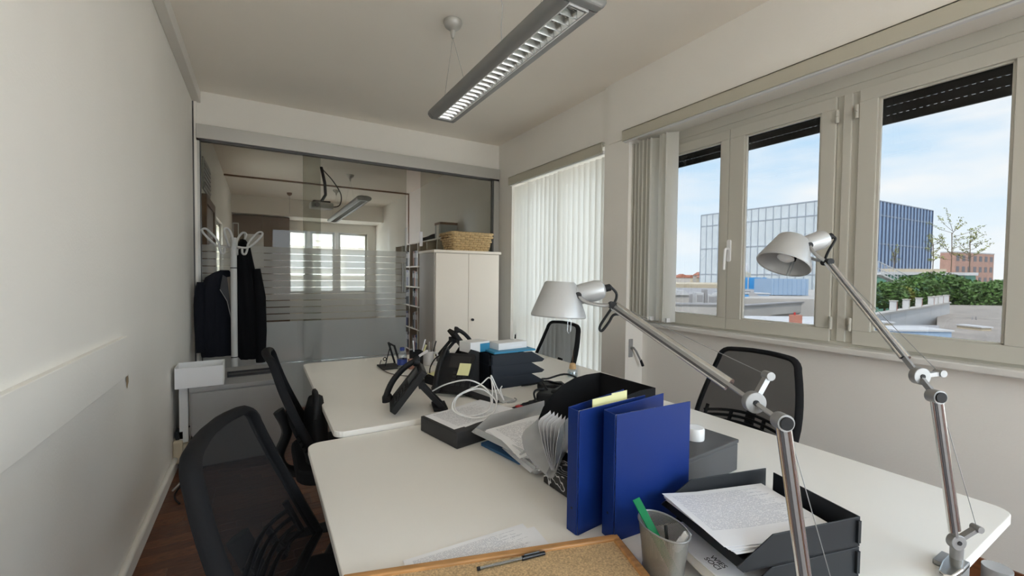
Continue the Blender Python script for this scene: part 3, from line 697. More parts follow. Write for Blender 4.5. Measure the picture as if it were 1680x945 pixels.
MB().lathe([(0, 0), (.17, 0), (.17, .012), (.15, .02), (0, .025)], 28).build('base', 'grey_light', CS, smooth=40)
MB().tube([(.115*math.cos(a), .115*math.sin(a), .50) for a in [i*2*math.pi/24 for i in range(24)]], .006, 6, closed=True).tube([(.024, 0, .50), (.115, 0, .50)], .005, 6).tube([(-.024, 0, .50), (-.115, 0, .50)], .005, 6).build('umbrella_ring', 'grey_light', CS, smooth=60)
for a in (180, 0, 60, 250):
    c_, s_ = math.cos(R(a+6)), math.sin(R(a+6))
    L = [(.02, 0, 1.565), (.10, 0, 1.56), (.17, .0, 1.62), (.215, 0, 1.685), (.19, .015, 1.70), (.15, .03, 1.66), (.11, .03, 1.60), (.10, .02, 1.545), (.085, .012, 1.505), (.065, .005, 1.51), (.062, 0, 1.55)]
    MB().tube(spline([(x*c_-y*s_, x*s_+y*c_, z) for x, y, z in L], 5), .009, 7).build('hook', 'grey_light', CS, smooth=60)
def garment(name, label, cat, mt, loc, rz, sec):
    """sec: rows (z, half width, half depth, lean y)"""
    t = thing(name, label, cat, loc, rz); rows = []
    rg = random.Random(len(label))
    for z, w, d, cx, cy in sec:
        rows.append([(cx+w*math.cos(2*math.pi*j/28)*(1+.03*math.sin(4*j+z*9)), cy+d*math.copysign(abs(math.sin(2*math.pi*j/28))**.8, math.sin(2*math.pi*j/28))*(1+.22*math.sin(j*2.1+z*4)), z) for j in range(29)])
    MB().grid(rows).build('garment_body', mt, t, smooth=75)
    return t
J = garment('suit_jacket', 'black suit jacket with open lapels hanging on the coat stand', 'jacket', 'jacket', (-.315, 4.46, .60), R(4),
            [(.02, .125, .045, .0, 0), (.10, .135, .055, 0, 0), (.30, .135, .06, 0, 0), (.45, .135, .06, .0, 0), (.60, .13, .06, 0, 0), (.70, .105, .05, .012, 0), (.745, .06, .035, .03, 0), (.765, .03, .02, .045, 0)])
MB().add([(.050, -.090, .70), (.112, -.082, .72), (.115, -.088, .36), (.090, -.092, .28)], [(0, 1, 2, 3)]).build('shirt_lining', 'lining', J)
MB().add([(.030, -.090, .725), (.062, -.094, .70), (.098, -.096, .29), (.060, -.094, .50), (.010, -.092, .60)], [(0, 4, 3, 2, 1)]).build('lapel', 'lapel', J)
MB().tube([(.010, -.094, .60), (.060, -.097, .50), (.098, -.099, .29)], .0025, 5).build('lapel_edge', 'grey_metal', J)
sl_ = []
for k in range(10):
    z = .66-k*.066; sl_.append((-.118-.012*math.sin(k*.3), .0-.01*k*.2, z))
MB().tube(sl_, [.035, .046, .05, .05, .048, .046, .044, .042, .042, .04], 12, flat=.9).build('sleeve', 'jacket', J, smooth=70)
K = garment('long_coat', 'dark coat bunched on the right hook of the coat stand', 'coat', 'coat', (-.105, 4.44, .58), R(0),
            [(.0, .085, .05, .03, 0), (.03, .105, .06, .025, 0), (.20, .115, .07, .02, 0), (.45, .11, .07, .01, 0), (.70, .085, .06, -.005, 0), (.88, .06, .05, -.015, 0), (1.0, .045, .04, -.02, 0), (1.055, .02, .02, -.03, 0), (1.06, .002, .002, -.03, 0)])
MB().tube([(.075, -.05, .80), (.10, -.055, .55), (.105, -.055, .25), (.10, -.05, .0), (.10, -.05, -.03)], [.03, .045, .045, .04, .038], 12).build('sleeve', 'coat', K, smooth=70)
# ================================================================ pendant lamp with louvre
def pendant(label, loc, L, canopies, wires=True, twin=False):
    t = thing('pendant_lamp', label, 'lamp', loc)
    half = [(-.050, 0), (-.076, 0), (-.092, .010), (-.103, .026), (-.104, .042), (-.092, .056), (-.060, .068), (-.03, .071)]
    prof = half+[(-x, z) for x, z in half[::-1]]+[(.050, .052), (-.050, .052)]
    X = Matrix(((1, 0, 0, 0), (0, 0, 1, 0), (0, 1, 0, 0), (0, 0, 0, 1)))
    MB().prism(prof, -L/2+.045, L/2-.045, X).build('housing', 'pendant_grey', t, smooth=35)
    endp = [(x*1.0, z) for x, z in half]+[(-x, z) for x, z in half[::-1]]
    for s in (-1, 1):
        MB().prism(endp, s*(L/2-.045), s*(L/2), X).build('end_cap', 'pendant_grey', t, bevel=.012, seg=3)
    tr = MB(); w = .0475
    for s in (-1, 1): tr.box((s*w-.0025, -L/2+.05, -.002), (s*w+.0025, L/2-.05, .012))
    for s in (-1, 1): tr.box((-w, s*(L/2-.05)-.0025, -.002), (w, s*(L/2-.05)+.0025, .012))
    tr.build('louvre_frame', 'white_gloss', t)
    rf = MB(); rows = []
    for s in (-L/2+.05, L/2-.05): rows.append([(-.046, s, .002), (-.036, s, .028), (-.018, s, .046), (.018, s, .046), (.036, s, .028), (.046, s, .002)])
    rf.grid(rows); rf.build('reflector', 'chrome', t, smooth=60)
    MB().cyl((0, -L/2+.06, .034), (0, L/2-.06, .034), .008, n=12).build('fluorescent_tube', 'white', t, smooth=40)
    n = int((L-.12)/.050); me = None
    for i in range(n):
        y = -(L-.13)/2+i*(L-.13)/(n-1)
        if me is None:
            b = MB(); b.add([(-.045, -.001, .001), (.045, -.001, .001), (.036, -.009, .026), (-.036, -.009, .026), (-.045, .001, .001), (.045, .001, .001), (.036, .009, .026), (-.036, .009, .026)],
                            [(0, 1, 2, 3), (5, 4, 7, 6), (0, 4, 5, 1), (3, 2, 6, 7), (0, 3, 7, 4), (1, 5, 6, 2)])
            q = b.build('louvre_blade', 'chrome', t); me = q.data
        else: q = bpy.data.objects.new('louvre_blade', me); COL.objects.link(q); q.parent = t
        q.location = (0, y, 0)
    H = CEIL-loc[2]
    for cy, ay in canopies:
        cpy = MB().lathe([(0, H), (.058, H), (.060, H-.012), (.050, H-.035), (.028, H-.052), (.016, H-.06), (.016, H-.075), (.008, H-.105), (.0, H-.107)], 24).build('canopy', 'alu', t, smooth=40); cpy.location = (0, cy, 0)
        for s in (-1, 1): MB().tube([(0, cy, H-.10), (s*.085, ay, .060)], .0011, 4).build('suspension_wire', 'steel', t)
    return t
pl_ = pendant('long grey aluminium pendant lamp with mirrored louvre above the desks', (1.062, 2.015, 2.38), 1.49, [(.565, .48), (-.52, -.56)])
MB().tube(spline([(.03, .10, .572), (.055, .02, .42), (.03, -.02, .25), (.04, -.03, .07)]), .0022, 6).build('power_cord', 'grey_light', pl_, smooth=60)
pendant('grey pendant lamp hanging in the room behind the glass', (1.27, 7.85, 2.38), 3.1, [(-.45, -.45), (1.05, 1.05)])
cpo = thing('ceiling_canopy', 'small ceiling rose with thin cord in the room behind the glass', 'ceiling rose', (.51, 9.75, CEIL-.06)); MB().lathe([(0, .06), (.05, .06), (.04, .02), (.01, 0), (0, 0)], 20).build('rose', 'wood_brown', cpo, smooth=40); MB().cyl((0, 0, 0), (0, 0, -.35), .002, n=6).build('cord', 'black', cpo)
pj_ = thing('projector', 'small projector on a black ceiling bracket in the room behind the glass', 'projector', (.80, 7.1, 2.32))
MB().box((-.16, -.12, 0), (.16, .12, .09)).build('body', 'grey_light', pj_, bevel=.02); MB().cyl((-.07, -.12, .045), (-.07, -.15, .045), .035, n=16).build('lens', 'black', pj_, smooth=40)
MB().box((-.12, -.08, .09), (.12, .08, .115)).tube([(0, 0, .11), (.06, 0, .22), (.05, 0, .40), (0, 0, .635)], .022, 8).build('bracket', 'black', pj_, smooth=40)
MB().tube(spline([(.02, 0, .60), (.16, 0, .45), (.28, 0, .25), (.26, 0, .08), (.14, .02, .04)]), .008, 6).build('cable', 'black', pj_, smooth=60)
DESK_EDGE = .283
# ================================================================ balanced-arm desk lamps (joint positions in world space)
def desk_lamp(label, base, K, P, head, up_axis, hdir, cab):
    base, K, P, head = map(Vector, (base, K, P, head)); up_axis = Vector(up_axis).normalized(); hdir = Vector(hdir).normalized()
    t = thing('desk_lamp', label, 'lamp', tuple(base)); loc = lambda v: Vector(v)-base
    nrm = (c_f*-1).normalized()                         # side the discs face
    b0, k, p, h = Vector((0, 0, 0)), loc(K), loc(P), loc(head)
    d1 = (k-b0).normalized(); d2 = (p-k).normalized()
    side1 = d1.cross(Vector((0, -1, 0))).normalized()
    # clamp
    of = DESK_EDGE-base.y
    m = MB(); m.cyl((0, 0, -.032), (0, 0, .03), .011, n=14); m.box((-.028, of-.010, -.040), (.028, .030, -.030)); m.box((-.028, of-.010, -.096), (.028, of-.002, -.034)); m.box((-.028, of-.010, -.104), (.028, of+.055, -.096)); m.cyl((0, of+.03, -.14), (0, of+.03, -.070), .007, n=10)
    m.build('clamp', 'steel', t, smooth=35, bevel=.0015)
    m = MB(); m.prism([(0, -.012), (-.035, -.018), (-.075, -.012), (-.082, 0), (-.075, .010), (-.035, .014), (0, .012)], -.028, -.018, Matrix.Rotation(R(-8), 4, 'Y')); m.build('clamp_lever', 'chrome', t, bevel=.003)
    # lower arm: link rod then thick square-ish tube
    def arm(name, a, d, L, s0, s1):
        pa = a+d*s0*L; pb = a+d*s1*L; u = nrm-d*d.dot(nrm)
        mm = MB(); mm.bar(a, a+d*L, .006, .010, up=u); mm.build(name+'_rod', 'steel', t)
        sd = d.cross(u).normalized(); q = MB().bar(pa, pb, .015, .009, up=u).build(name+'_channel', 'arm_dark', t)
        MB().tube([pa+sd*.0065, pb+sd*.0065], .0062, 12).build(name, 'chrome', t, smooth=40)
        return MB().tube([pa-sd*.0075, pb-sd*.0075], .0036, 10).build(name+'_rail', 'chrome', t, smooth=40)
    L1 = k.length; L2 = (p-k).length
    arm('lower_arm', b0, d1, L1, .13, .985); arm('upper_arm', k, d2, L2, .225, .985)
    def disc(c, r, nm='joint_disc'):
        q = MB().cyl(c-nrm*.006, c+nrm*.008, r, n=24).build(nm, 'steel', t, smooth=35, bevel=.001)
        MB().cyl(c+nrm*.008, c+nrm*.0095, r*.28, n=12).build('screw', 'black', q)
    e1 = b0+d1*.055*L1; e2 = k+d2*.115*L2
    disc(e1, .016); disc(e2, .017)
    q = MB().cyl(k-nrm*.010, k+nrm*.010, .013, n=20).build('elbow_knob', 'steel', t, smooth=35); MB().cyl(k+nrm*.010, k+nrm*.0125, .010, n=18).build('knob_cap', 'black', q)
    # spring levers and steel wires
    for e, d, sgn, far_ in ((e1, d1, 1, k), (e2, d2, 1, p)):
        sd = d.cross(nrm).normalized()*sgn
        tip = e+sd*.050-d*.0+ (d*.012)
        MB().bar(e, tip, .008, .011, up=nrm).cyl(tip-nrm*.009, tip+nrm*.009, .007, n=14).build('spring_lever', 'steel', t, smooth=40)
        MB().tube([tip, far_+sd*.006], .0007, 4).build('tension_wire', 'steel', t)
    # fork to the head
    cyl_c = h+hdir*.044
    for s in (-1, 1):
        MB().tube(spline([p, p+(cyl_c-p)*.35+nrm*s*.014-up_axis*.008, p+(cyl_c-p)*.75+nrm*s*.024-up_axis*.010, cyl_c+nrm*s*.026]), .0052, 8, flat=.7).build('fork_arm', 'steel', t, smooth=50)
        MB().cyl(cyl_c+nrm*s*.022, cyl_c+nrm*s*.031, .008, n=14).build('fork_knob', 'black', t, smooth=40)
    MB().cyl(p-nrm*.014, p+nrm*.014, .009, n=14).build('fork_hinge', 'black', t, smooth=40)
    # lamp head
    X = frame_to(h+hdir*.034, hdir)
    hd = MB().lathe([(0, 0), (.026, 0), (.027, .012), (.0245, .014), (.0255, .030), (.026, .062), (.022, .076), (.012, .082), (0, .083)], 24, X).build('lamp_head', 'lamp_alu', t, smooth=40)
    MB().lathe([(0, .080), (.009, .080), (.009, .096), (.004, .100), (0, .100)], 14, X).build('cable_gland', 'black', hd, smooth=40)
    # shade: open truncated cone with real thickness
    Xs = frame_to(h, up_axis)
    pr = [(.066, -.040), (.0655, -.043), (.067, -.044), (.0685, -.041), (.0680, -.038), (.0385, .040), (.0345, .043), (.0335, .041), (.0375, .039), (.0655, -.038), (.066, -.040)]
    MB().lathe(pr, 40, Xs).build('shade', 'lamp_alu', t, smooth=35)
    MB().lathe([(0, .0), (.014, .0), (.016, .012), (.022, .026), (.015, .032), (0, .033)], 16, frame_to(h+up_axis*.004, up_axis*-1)).build('bulb', 'white', t, smooth=50)
    c0_ = h+hdir*.030-up_axis*.032
    MB().tube([c0_-c_r*.004, c0_-c_r*.004-up_axis*.055, c0_-up_axis*.060, c0_+c_r*.004-up_axis*.055, c0_+c_r*.004], .0012, 5).build('handle_rod', 'bottle', t)
    MB().cyl(c0_+up_axis*.006, c0_-up_axis*.010, .006, n=10).build('rod_holder', 'black', t)
    g = h+hdir*.034+hdir*.098
    MB().tube(spline([g]+[g+c_r*a_+c_u*b_ for a_, b_ in cab]), .0034, 7).build('power_cable', 'black', t, smooth=60)
    return t
desk_lamp('silver balanced-arm desk lamp in the middle, its shade pointing straight down', (.789, .345, .772), (.683, .345, 1.131), (.725, .757, 1.280), (.640, .855, 1.291), c_u*1.0+c_r*.06, c_r*.95+c_u*.22, [(.014, -.018), (.006, -.045), (-.026, -.095), (-.023, -.109), (-.006, -.089), (.006, -.070), (.022, -.068)])
desk_lamp('silver balanced-arm desk lamp at the right desk corner, its shade tilted left', (1.285, .288, .772), (1.118, .288, 1.125), (1.300, .556, 1.393), (1.277, .643, 1.424), c_r*.36+c_u*.90+c_f*.18+c_r*.10, c_r*.93+c_u*.33, [(.008, -.008), (.002, -.022), (-.012, -.045), (-.020, -.068), (-.012, -.078)])
# ================================================================ things on the near desk (top at .73)
D1Z, D2Z = .7305, .7505
ck = thing('cork_board', 'cork board with an oak frame lying at the front of the desk', 'cork board', (.714, .718, D1Z), R(-16.5))
Wc, Hc = .60, .42
MB().box((-Wc+.012, -Hc+.012, .001), (-.012, -.012, .0115)).build('cork_sheet', 'cork', ck)
for lo, hi in (((-Wc, -.017, 0), (0, 0, .018)), ((-Wc, -Hc, 0), (0, -Hc+.017, .018)), ((-Wc, -Hc+.0172, 0), (-Wc+.017, -.0172, .018)), ((-.017, -Hc+.0172, 0), (0, -.0172, .018))):
    MB().box(lo, hi).build('frame_strip', 'oak', ck, bevel=.003)
def sheet(name, label, loc, rz, w, h, mt, cat='paper', sag=None, th=.0006, group=None):
    rows = []
    for i in range(7):
        v = i/6; rows.append([(-w/2+w*j/6, -h/2+h*v, (sag(j/6, v) if sag else 0)) for j in range(7)])
    o = MB().grid(rows, th).build(name, mt, smooth=60); o.location = loc; o.rotation_euler = (0, 0, rz); tag(o, label, cat, group); return o
sheet('paper_sheet', 'upper printed sheet half under the cork board', (.405, .806, D1Z+.0030), R(-2), .297, .160, 'print_form')
sheet('paper_sheet', 'plain sheet edge showing just below the printed sheet by the cork board', (.420, .795, D1Z+.0010), R(-6), .297, .160, 'white_paper')
pn = thing('ballpoint_pen', 'clear ballpoint pen with black cap on the cork board', 'pen', (.383, .772, D1Z+.0155), math.atan2(.745-.772, .533-.383))
MB().cyl((0, 0, 0), (.098, 0, 0), .0038, n=6).build('barrel', 'bottle', pn); MB().cyl((.004, 0, 0), (.11, 0, 0), .0016, n=8).build('refill', 'black', pn); MB().cyl((-.004, 0, 0), (.002, 0, 0), .0040, n=10).build('end_plug', 'black', pn)
MB().cyl((.095, 0, 0), (.148, 0, 0), .0052, .0040, n=12).tube([(.100, 0, .006), (.135, .0, .0062)], .0013, 5).build('cap', 'black_gloss', pn, smooth=40)
def binder(label, loc, rz, th, L=.245, H=.300, splay=4, notes=False):
    t = thing('ring_binder', label, 'binder', loc, rz, 'blue ring binders standing on the near desk')
    MB().box((-.003, -th/2, 0), (.0, th/2, H)).build('spine', 'binder', t, bevel=.001)
    MB().box((0, -th/2-.0025, 0), (L, -th/2, H)).build('front_cover', 'binder', t, bevel=.001)
    bc = MB().box((0, 0, 0), (L, .0025, H)).build('back_cover', 'binder', t, bevel=.001); bc.location = (0, th/2, 0); bc.rotation_euler = (0, 0, R(splay))
    for k in range(4):
        y = -th/2+.004+k*.0035; MB().box((.012, y, .006), (.222, y+.0012, H-.008+.001*(k % 2))).build('page', 'white_paper', t)
    MB().cyl((.030, -th/2+.002, H-.08), (.030, th/2-.003, H-.08), .012, n=14).build('ring_mechanism', 'steel', t, smooth=40)
    MB().cyl((-.0035, 0, .06), (-.003, 0, .06), .003, n=10).build('eyelet', 'black', t)
    if notes:
        for a, b, z in ((.065, .135, .012), (.135, .195, .016)): MB().box((a, -th/2+.0185, H-.03), (b, -th/2+.0195, H+z)).build('index_note', 'sticky', t)
    return t
binder('blue ring binder with yellow notes, left of the pair and partly hidden', (.645, .797, D1Z), R(5), .034, splay=8, notes=True)
binder('blue ring binder standing in front, its wide cover facing the camera', (.706, .738, D1Z), R(-3), .040, splay=10)
# letter trays: sloped open end at local -x
def tray(name, label, mt, loc, rz, Lx=.34, Wy=.25, H=.062, group=None, rx=0):
    t = thing(name, label, 'tray', loc, rz, group); a, b = Lx/2, Wy/2; w = .003
    MB().box((-a+.02, -b, 0), (a, b, w)).build('tray_floor', mt, t)
    for s in (-1, 1):
        m = MB(); poly = [(-a+.015, 0), (a, 0), (a, H), (-a+.085, H), (-a, .012)]
        m.prism(poly, s*b-(w if s > 0 else 0), s*b+(0 if s > 0 else w), Matrix(((1, 0, 0, 0), (0, 0, 1, 0), (0, 1, 0, 0), (0, 0, 0, 1)))); m.build('side_wall', mt, t, bevel=.0012)
        MB().box((a-.012, s*(b+.002)-.003, H*.15), (a-.004, s*(b+.002)+.003, H*.9)).build('stacking_lug', mt, t)
    MB().box((a-w, -b+w, w), (a, b*.78, H)).build('end_wall', mt, t, bevel=.001)
    MB().box((-a+.016, -b+w, 0), (-a+.0195, b-w, .022)).build('front_lip', mt, t)
    return t
TR = (.945, .532); TRZ = R(-14)
tray('letter_tray', 'lower black letter tray of the right-hand stack', 'tray_black', (*TR, D1Z), TRZ, .315, .232, group='black letter trays beside the right desk lamp')
tray('letter_tray', 'upper black letter tray holding printed sheets', 'tray_black', (TR[0], TR[1], D1Z+.064), TRZ, .315, .232, group='black letter trays beside the right desk lamp')
cs_, sn_ = math.cos(TRZ), math.sin(TRZ)
def tl(x, y, z): return (TR[0]+x*cs_-y*sn_, TR[1]+x*sn_+y*cs_, z)
for k in range(4):
    sheet('tray_sheet', ('bottom', 'second', 'third', 'top printed')[k]+' sheet of the paper pile in the upper black tray', tl(-.010-.003*k, .002+.002*(k % 2), D1Z+.0675+.0030*k+.020), TRZ+R(2-1.5*k), .285, .205, 'print_form' if k == 3 else 'white_paper', sag=lambda u, v: .010*max(0, .30-u)*2.2)
for k, (dx, dz, c_) in enumerate(((-.022, .0235, 'white_paper'), (-.034, .0275, 'cream'), (-.018, .0315, 'white_paper'))):
    o = MB().box((-.15, -.102, 0), (.145, .102, .0035)).build('brochure', c_, bevel=.0006); o.location = tl(dx, .0, D1Z+dz); o.rotation_euler = (0, 0, TRZ+R((4, -2, 2)[k])); tag(o, ('lowest', 'middle', 'topmost')[k]+' brochure sticking out of the lower black tray', 'brochure', 'brochures in the lower black tray')
    TOPB = o
tx = bpy.data.curves.new('brochure_lettering', 'FONT'); tx.body = 'WIES\nSOCI'; tx.size = .017; tx.extrude = .0002; tx.align_x = 'LEFT'; tx.space_line = .9
txo = bpy.data.objects.new('brochure_lettering', tx); COL.objects.link(txo); tx.materials.append(M['charcoal'])
bpy.context.view_layer.update(); dg = bpy.context.evaluated_depsgraph_get(); tme = bpy.data.meshes.new_from_object(txo.evaluated_get(dg)); bpy.data.objects.remove(txo)
txm = bpy.data.objects.new('lettering', tme); COL.objects.link(txm); txm.parent = TOPB; txm.location = (-.122, -.020, .0037); txm.rotation_euler = (0, 0, R(-88))
# pencil cup
cu = thing('pencil_cup', 'oval silver wire-mesh pencil cup in front of the letter trays', 'pencil cup', (.716, .588, D1Z), R(82))
prof = [(.047, 0), (.0475, .002), (.053, .05), (.0605, .102), (.0600, .102), (.052, .05), (.0465, .003)]
MB().lathe(prof, 48, None, 1.0, .66).build('mesh_wall', 'wire_mesh', cu, smooth=50)
MB().lathe([(0, .001), (.047, .001), (.047, .003), (0, .003)], 48, None, 1.0, .66).build('mesh_floor', 'steel', cu)
MB().tube([(.0605*math.cos(i*math.pi/24), .040*math.sin(i*math.pi/24), .103) for i in range(48)], .0022, 6, closed=True).build('rim', 'steel', cu, smooth=60)
MB().tube([(.048*math.cos(i*math.pi/24), .0317*math.sin(i*math.pi/24), .002) for i in range(48)], .0022, 6, closed=True).build('base_rim', 'steel', cu, smooth=60)
rl = MB().box((-.010, -.0015, 0), (.010, .0015, .165)).build('green_marker', 'green', bevel=.001); rl.location = (.706, .590, D1Z+.006); rl.location = (.716, .543, D1Z+.010); rl.rotation_euler = (R(-41), R(-6), 0); tag(rl, 'flat green marker leaning out of the wire pencil cup', 'marker')
er = thing('eraser', 'white eraser with red print inside the pencil cup', 'eraser', (.728, .565, D1Z+.060)); er.rotation_euler = (R(25), R(20), R(20))
MB().box((-.012, -.006, 0), (.012, .006, .045)).build('eraser_body', 'white', er, bevel=.002); MB().box((-.0124, -.0064, .008), (.0124, .0064, .03)).build('eraser_sleeve', 'mug_print', er)
pc_ = MB().cyl((0, 0, 0), (0, 0, .095), .0035, n=8).build('pencil', 'charcoal'); pc_.location = (.722, .572, D1Z+.004); pc_.rotation_euler = (R(-14), R(6), 0); tag(pc_, 'dark pencil standing inside the wire cup', 'pencil')
# grey box and white puck
gb = thing('grey_case', 'dark grey rectangular case behind the front blue binder', 'case', (1.318, .797, D1Z), R(4))
MB().box((-.34, 0, 0), (0, .18, .088)).build('case_body', 'grey_box', gb, bevel=.004); MB().box((-.342, -.002, .088), (.002, .182, .100)).build('case_lid', 'grey_box', gb, bevel=.003)
o = MB().lathe([(0, 0), (.029, 0), (.030, .004), (.030, .034), (.027, .038), (0, .038)], 28).build('white_puck', 'white_gloss', smooth=40); o.location = (1.196, .868, D1Z+.1005); tag(o, 'round white puck on the grey case', 'puck')
# magazine holder
mh = thing('magazine_holder', 'large black curved-side magazine holder behind the blue binders', 'magazine holder', (.815, .945, D1Z), R(2))
Lm, Wm, Hm = .297, .255, .255
side = [(0, 0), (Lm, 0), (Lm, Hm), (Lm-.07, Hm)]+[(Lm-.07-(Lm-.07)*math.sin(R(a)), .075+(Hm-.075)*math.cos(R(a))) for a in (15, 30, 45, 60, 75, 90)]
XZ = Matrix(((1, 0, 0, 0), (0, 0, 1, 0), (0, 1, 0, 0), (0, 0, 0, 1)))
MB().prism(side, 0, .004, XZ).build('side_panel', 'black_soft', mh); MB().prism(side, Wm-.004, Wm, XZ).build('side_panel', 'black_soft', mh)
MB().box((Lm-.004, .004, 0), (Lm, Wm-.004, Hm)).build('back_panel', 'black_soft', mh); MB().box((0, .004, 0), (Lm-.004, Wm-.004, .004)).build('bottom_panel', 'black_soft', mh); MB().box((0, .004, .004), (.004, Wm-.004, .07)).build('front_lip', 'black_soft', mh)
MB().tube(spline([(.20, .13, .01), (.22, .14, .12), (.28, .14, .19), (.33, .12, .15)]), .0035, 6).build('inner_strap', 'charcoal', mh, smooth=60)
# clear trays, blue folder, loose sheets
bf = MB().prism(rrect(-.15, -.105, .15, .105, .006), 0, .010).build('blue_folder', 'blue', bevel=.001); bf.location = (.850, 1.300, D1Z); bf.rotation_euler = (0, 0, R(11)); tag(bf, 'blue folder under the clear plastic trays', 'folder')
tray('clear_tray', 'lower clear plastic letter tray pushed askew', 'clear_plastic', (.875, 1.185, D1Z+.011), R(-3), .33, .25, .034, 'clear plastic trays in the middle of the near desk')
tray('clear_tray', 'upper clear plastic letter tray with a printed sheet', 'clear_plastic', (.850, 1.280, D1Z+.0465), R(11), .37, .255, .055, 'clear plastic trays in the middle of the near desk')
for k in range(3):
    sheet('loose_sheet', ('stapled white', 'second white', 'top printed')[k]+' sheet sloping out of the upper clear tray', (.838-.004*k, 1.245-.012*k, D1Z+.068+.003*k), R(12-5*k), .297, .215, 'print' if k == 2 else 'white_paper', sag=lambda u, v: -.030*max(0, .45-v)*1.6+.006*math.sin(u*3))
for k in range(3):
    sheet('tray_paper', ('bottom', 'middle', 'top')[k]+' sheet in the lower clear tray', (.862+.006*k, 1.17-.004*k, D1Z+.016+.004*k), R(-4+2*k), .297, .205, 'white_paper', sag=lambda u, v: .012*math.sin(u*2.5))
pw = thing('plastic_wallet', 'clear plastic wallet of fanned papers beside the left blue binder', 'wallet', (.700, .955, D1Z), R(42))
def vsheet(y_top, y_bot, z0, z1, x0, x1, curl=0, n=7):
    rr = []
    for i in range(n):
        s = i/(n-1); y = y_bot+(y_top-y_bot)*s+curl*math.sin(math.pi*s); rr.append([(x0+(x1-x0)*j/5, y+.006*math.sin(j), z0+(z1-z0)*s) for j in range(6)])
    return MB().grid(rr, .0006)
vsheet(-.030, -.008, .070, .200, .0, .15, -.006).build('back_sheet', 'clear_plastic', pw, smooth=70)
vsheet(.085, .012, .066, .165, -.02, .15, .020).build('front_sheet', 'clear_plastic', pw, smooth=70)
fl = []
for i in range(7): a = math.pi*i/6; fl.append([(x, .003-.012*math.cos(a), .070-.014*math.sin(a)) for x in (-.01, .05, .10, .15)])
MB().grid(fl, .0006).build('fold', 'clear_plastic', pw, smooth=70)
for k in range(6): vsheet(.045-.012*k, .006-.002*k, .068, .196-.003*k, .012, .145, .004).build('paper', 'white_paper', pw, smooth=70)
nt_ = thing('patterned_notebook', 'black notebook with white scribble pattern lying under the plastic wallet', 'notebook', (.731, .912, D1Z), R(2))
mat('scribble', (.02, .02, .02), .5)
_t = M['scribble'].node_tree; _w = N(_t, 'ShaderNodeTexWave'); _w.inputs['Scale'].default_value = 22; _w.inputs['Distortion'].default_value = 14; _c = N(_t, 'ShaderNodeTexCoord'); _t.links.new(_c.outputs['Object'], _w.inputs[0]); _r = ramp(_t, [(.86, (.015, .015, .015)), (.9, (.6, .6, .6))], _w.outputs['Fac']); _t.links.new(_r.outputs[0], _t.nodes['Principled BSDF'].inputs['Base Color'])
MB().box((0, 0, 0), (.070, .125, .052)).build('cover', 'scribble', nt_, bevel=.002); MB().box((.0705, .004, .003), (.076, .121, .049)).build('page_block', 'white_paper', nt_)
# riser with paper and cable
rs = thing('monitor_riser', 'flat dark grey box with papers and a white cable on top', 'riser', (.541, 1.620, D1Z), R(12.5))
MB().box((0, -.245, 0), (.335, 0, .058)).build('riser_body', 'charcoal', rs, bevel=.003)
sheet('riser_sheet', 'printed sheet lying on the dark grey riser', (.715, 1.548, D1Z+.0595), R(13), .285, .20, 'print')
sheet('riser_sheet', 'blank sheet lying askew beneath the printed sheet on the riser', (.745, 1.565, D1Z+.0588), R(20), .285, .20, 'white_paper', th=.0003)
cz = D1Z+.064
wc = [(.655, 1.80, .83), (.70, 1.74, .87), (.78, 1.68, .89), (.84, 1.62, .85), (.80, 1.53, cz+.01), (.70, 1.50, cz+.004), (.66, 1.55, cz+.02), (.70, 1.62, cz+.05), (.80, 1.62, cz+.07), (.84, 1.55, cz+.03), (.78, 1.48, cz+.004), (.69, 1.48, cz+.006), (.64, 1.53, cz+.03), (.69, 1.60, cz+.06), (.82, 1.66, cz+.075), (.87, 1.66, cz+.10), (.86, 1.58, cz+.04), (.83, 1.53, cz+.01)]
o = MB().tube(spline(wc, 7), .0032, 6).build('usb_cable', 'white_gloss', smooth=70); tag(o, 'looped white cable lying on the riser papers', 'cable')
w2_ = [(.84, 1.58, cz+.01), (.86, 1.62, cz+.07), (.875, 1.66, cz+.11), (.885, 1.62, cz+.06), (.89, 1.57, cz+.02), (.90, 1.62, cz+.05), (.93, 1.66, cz+.055)]
o = MB().tube(spline(w2_, 7), .0030, 6).build('usb_cable', 'white_gloss', smooth=70); tag(o, 'short knotted white cable end beside the power strip', 'cable')
# power strip, adaptors
ps = thing('power_strip', 'black power strip with a red switch between the two desks', 'power strip', (.965, 1.560, D1Z+.0), R(20))
MB().box((0, 0, 0), (.27, .05, .036)).build('strip_body', 'black', ps, bevel=.005); MB().box((.012, .012, .036), (.036, .038, .043)).build('switch', 'red', ps, bevel=.002)
for k in range(4): MB().lathe([(.019, .0362), (.0195, .039), (.017, .039), (.017, .0364)], 20).build('outlet', 'charcoal', ps, loc=(.075+k*.05, .025, 0))
for lab, l, s_, rz in (('larger black power adaptor beside the magazine holder', (1.27, 1.60), (.09, .06, .085), 25), ('smaller black power adaptor next to the tray stack', (1.30, 1.79), (.07, .045, .04), -20), ('black plug-in adaptor lying behind the power strip', (1.18, 1.645), (.06, .05, .07), 40)):
    a_ = thing('power_adaptor', lab, 'adaptor', (*l, D2Z if l[1] > 1.698 else D1Z), R(rz), 'black power adaptors')
    MB().box((-s_[0], -s_[1], 0), (s_[0], s_[1], s_[2])).build('adaptor_body', 'black', a_, bevel=.012, seg=3); MB().cyl((s_[0], 0, s_[2]*.5), (s_[0]+.03, 0, s_[2]*.5), .008, .005, n=10).build('strain_relief', 'black', a_, smooth=50)
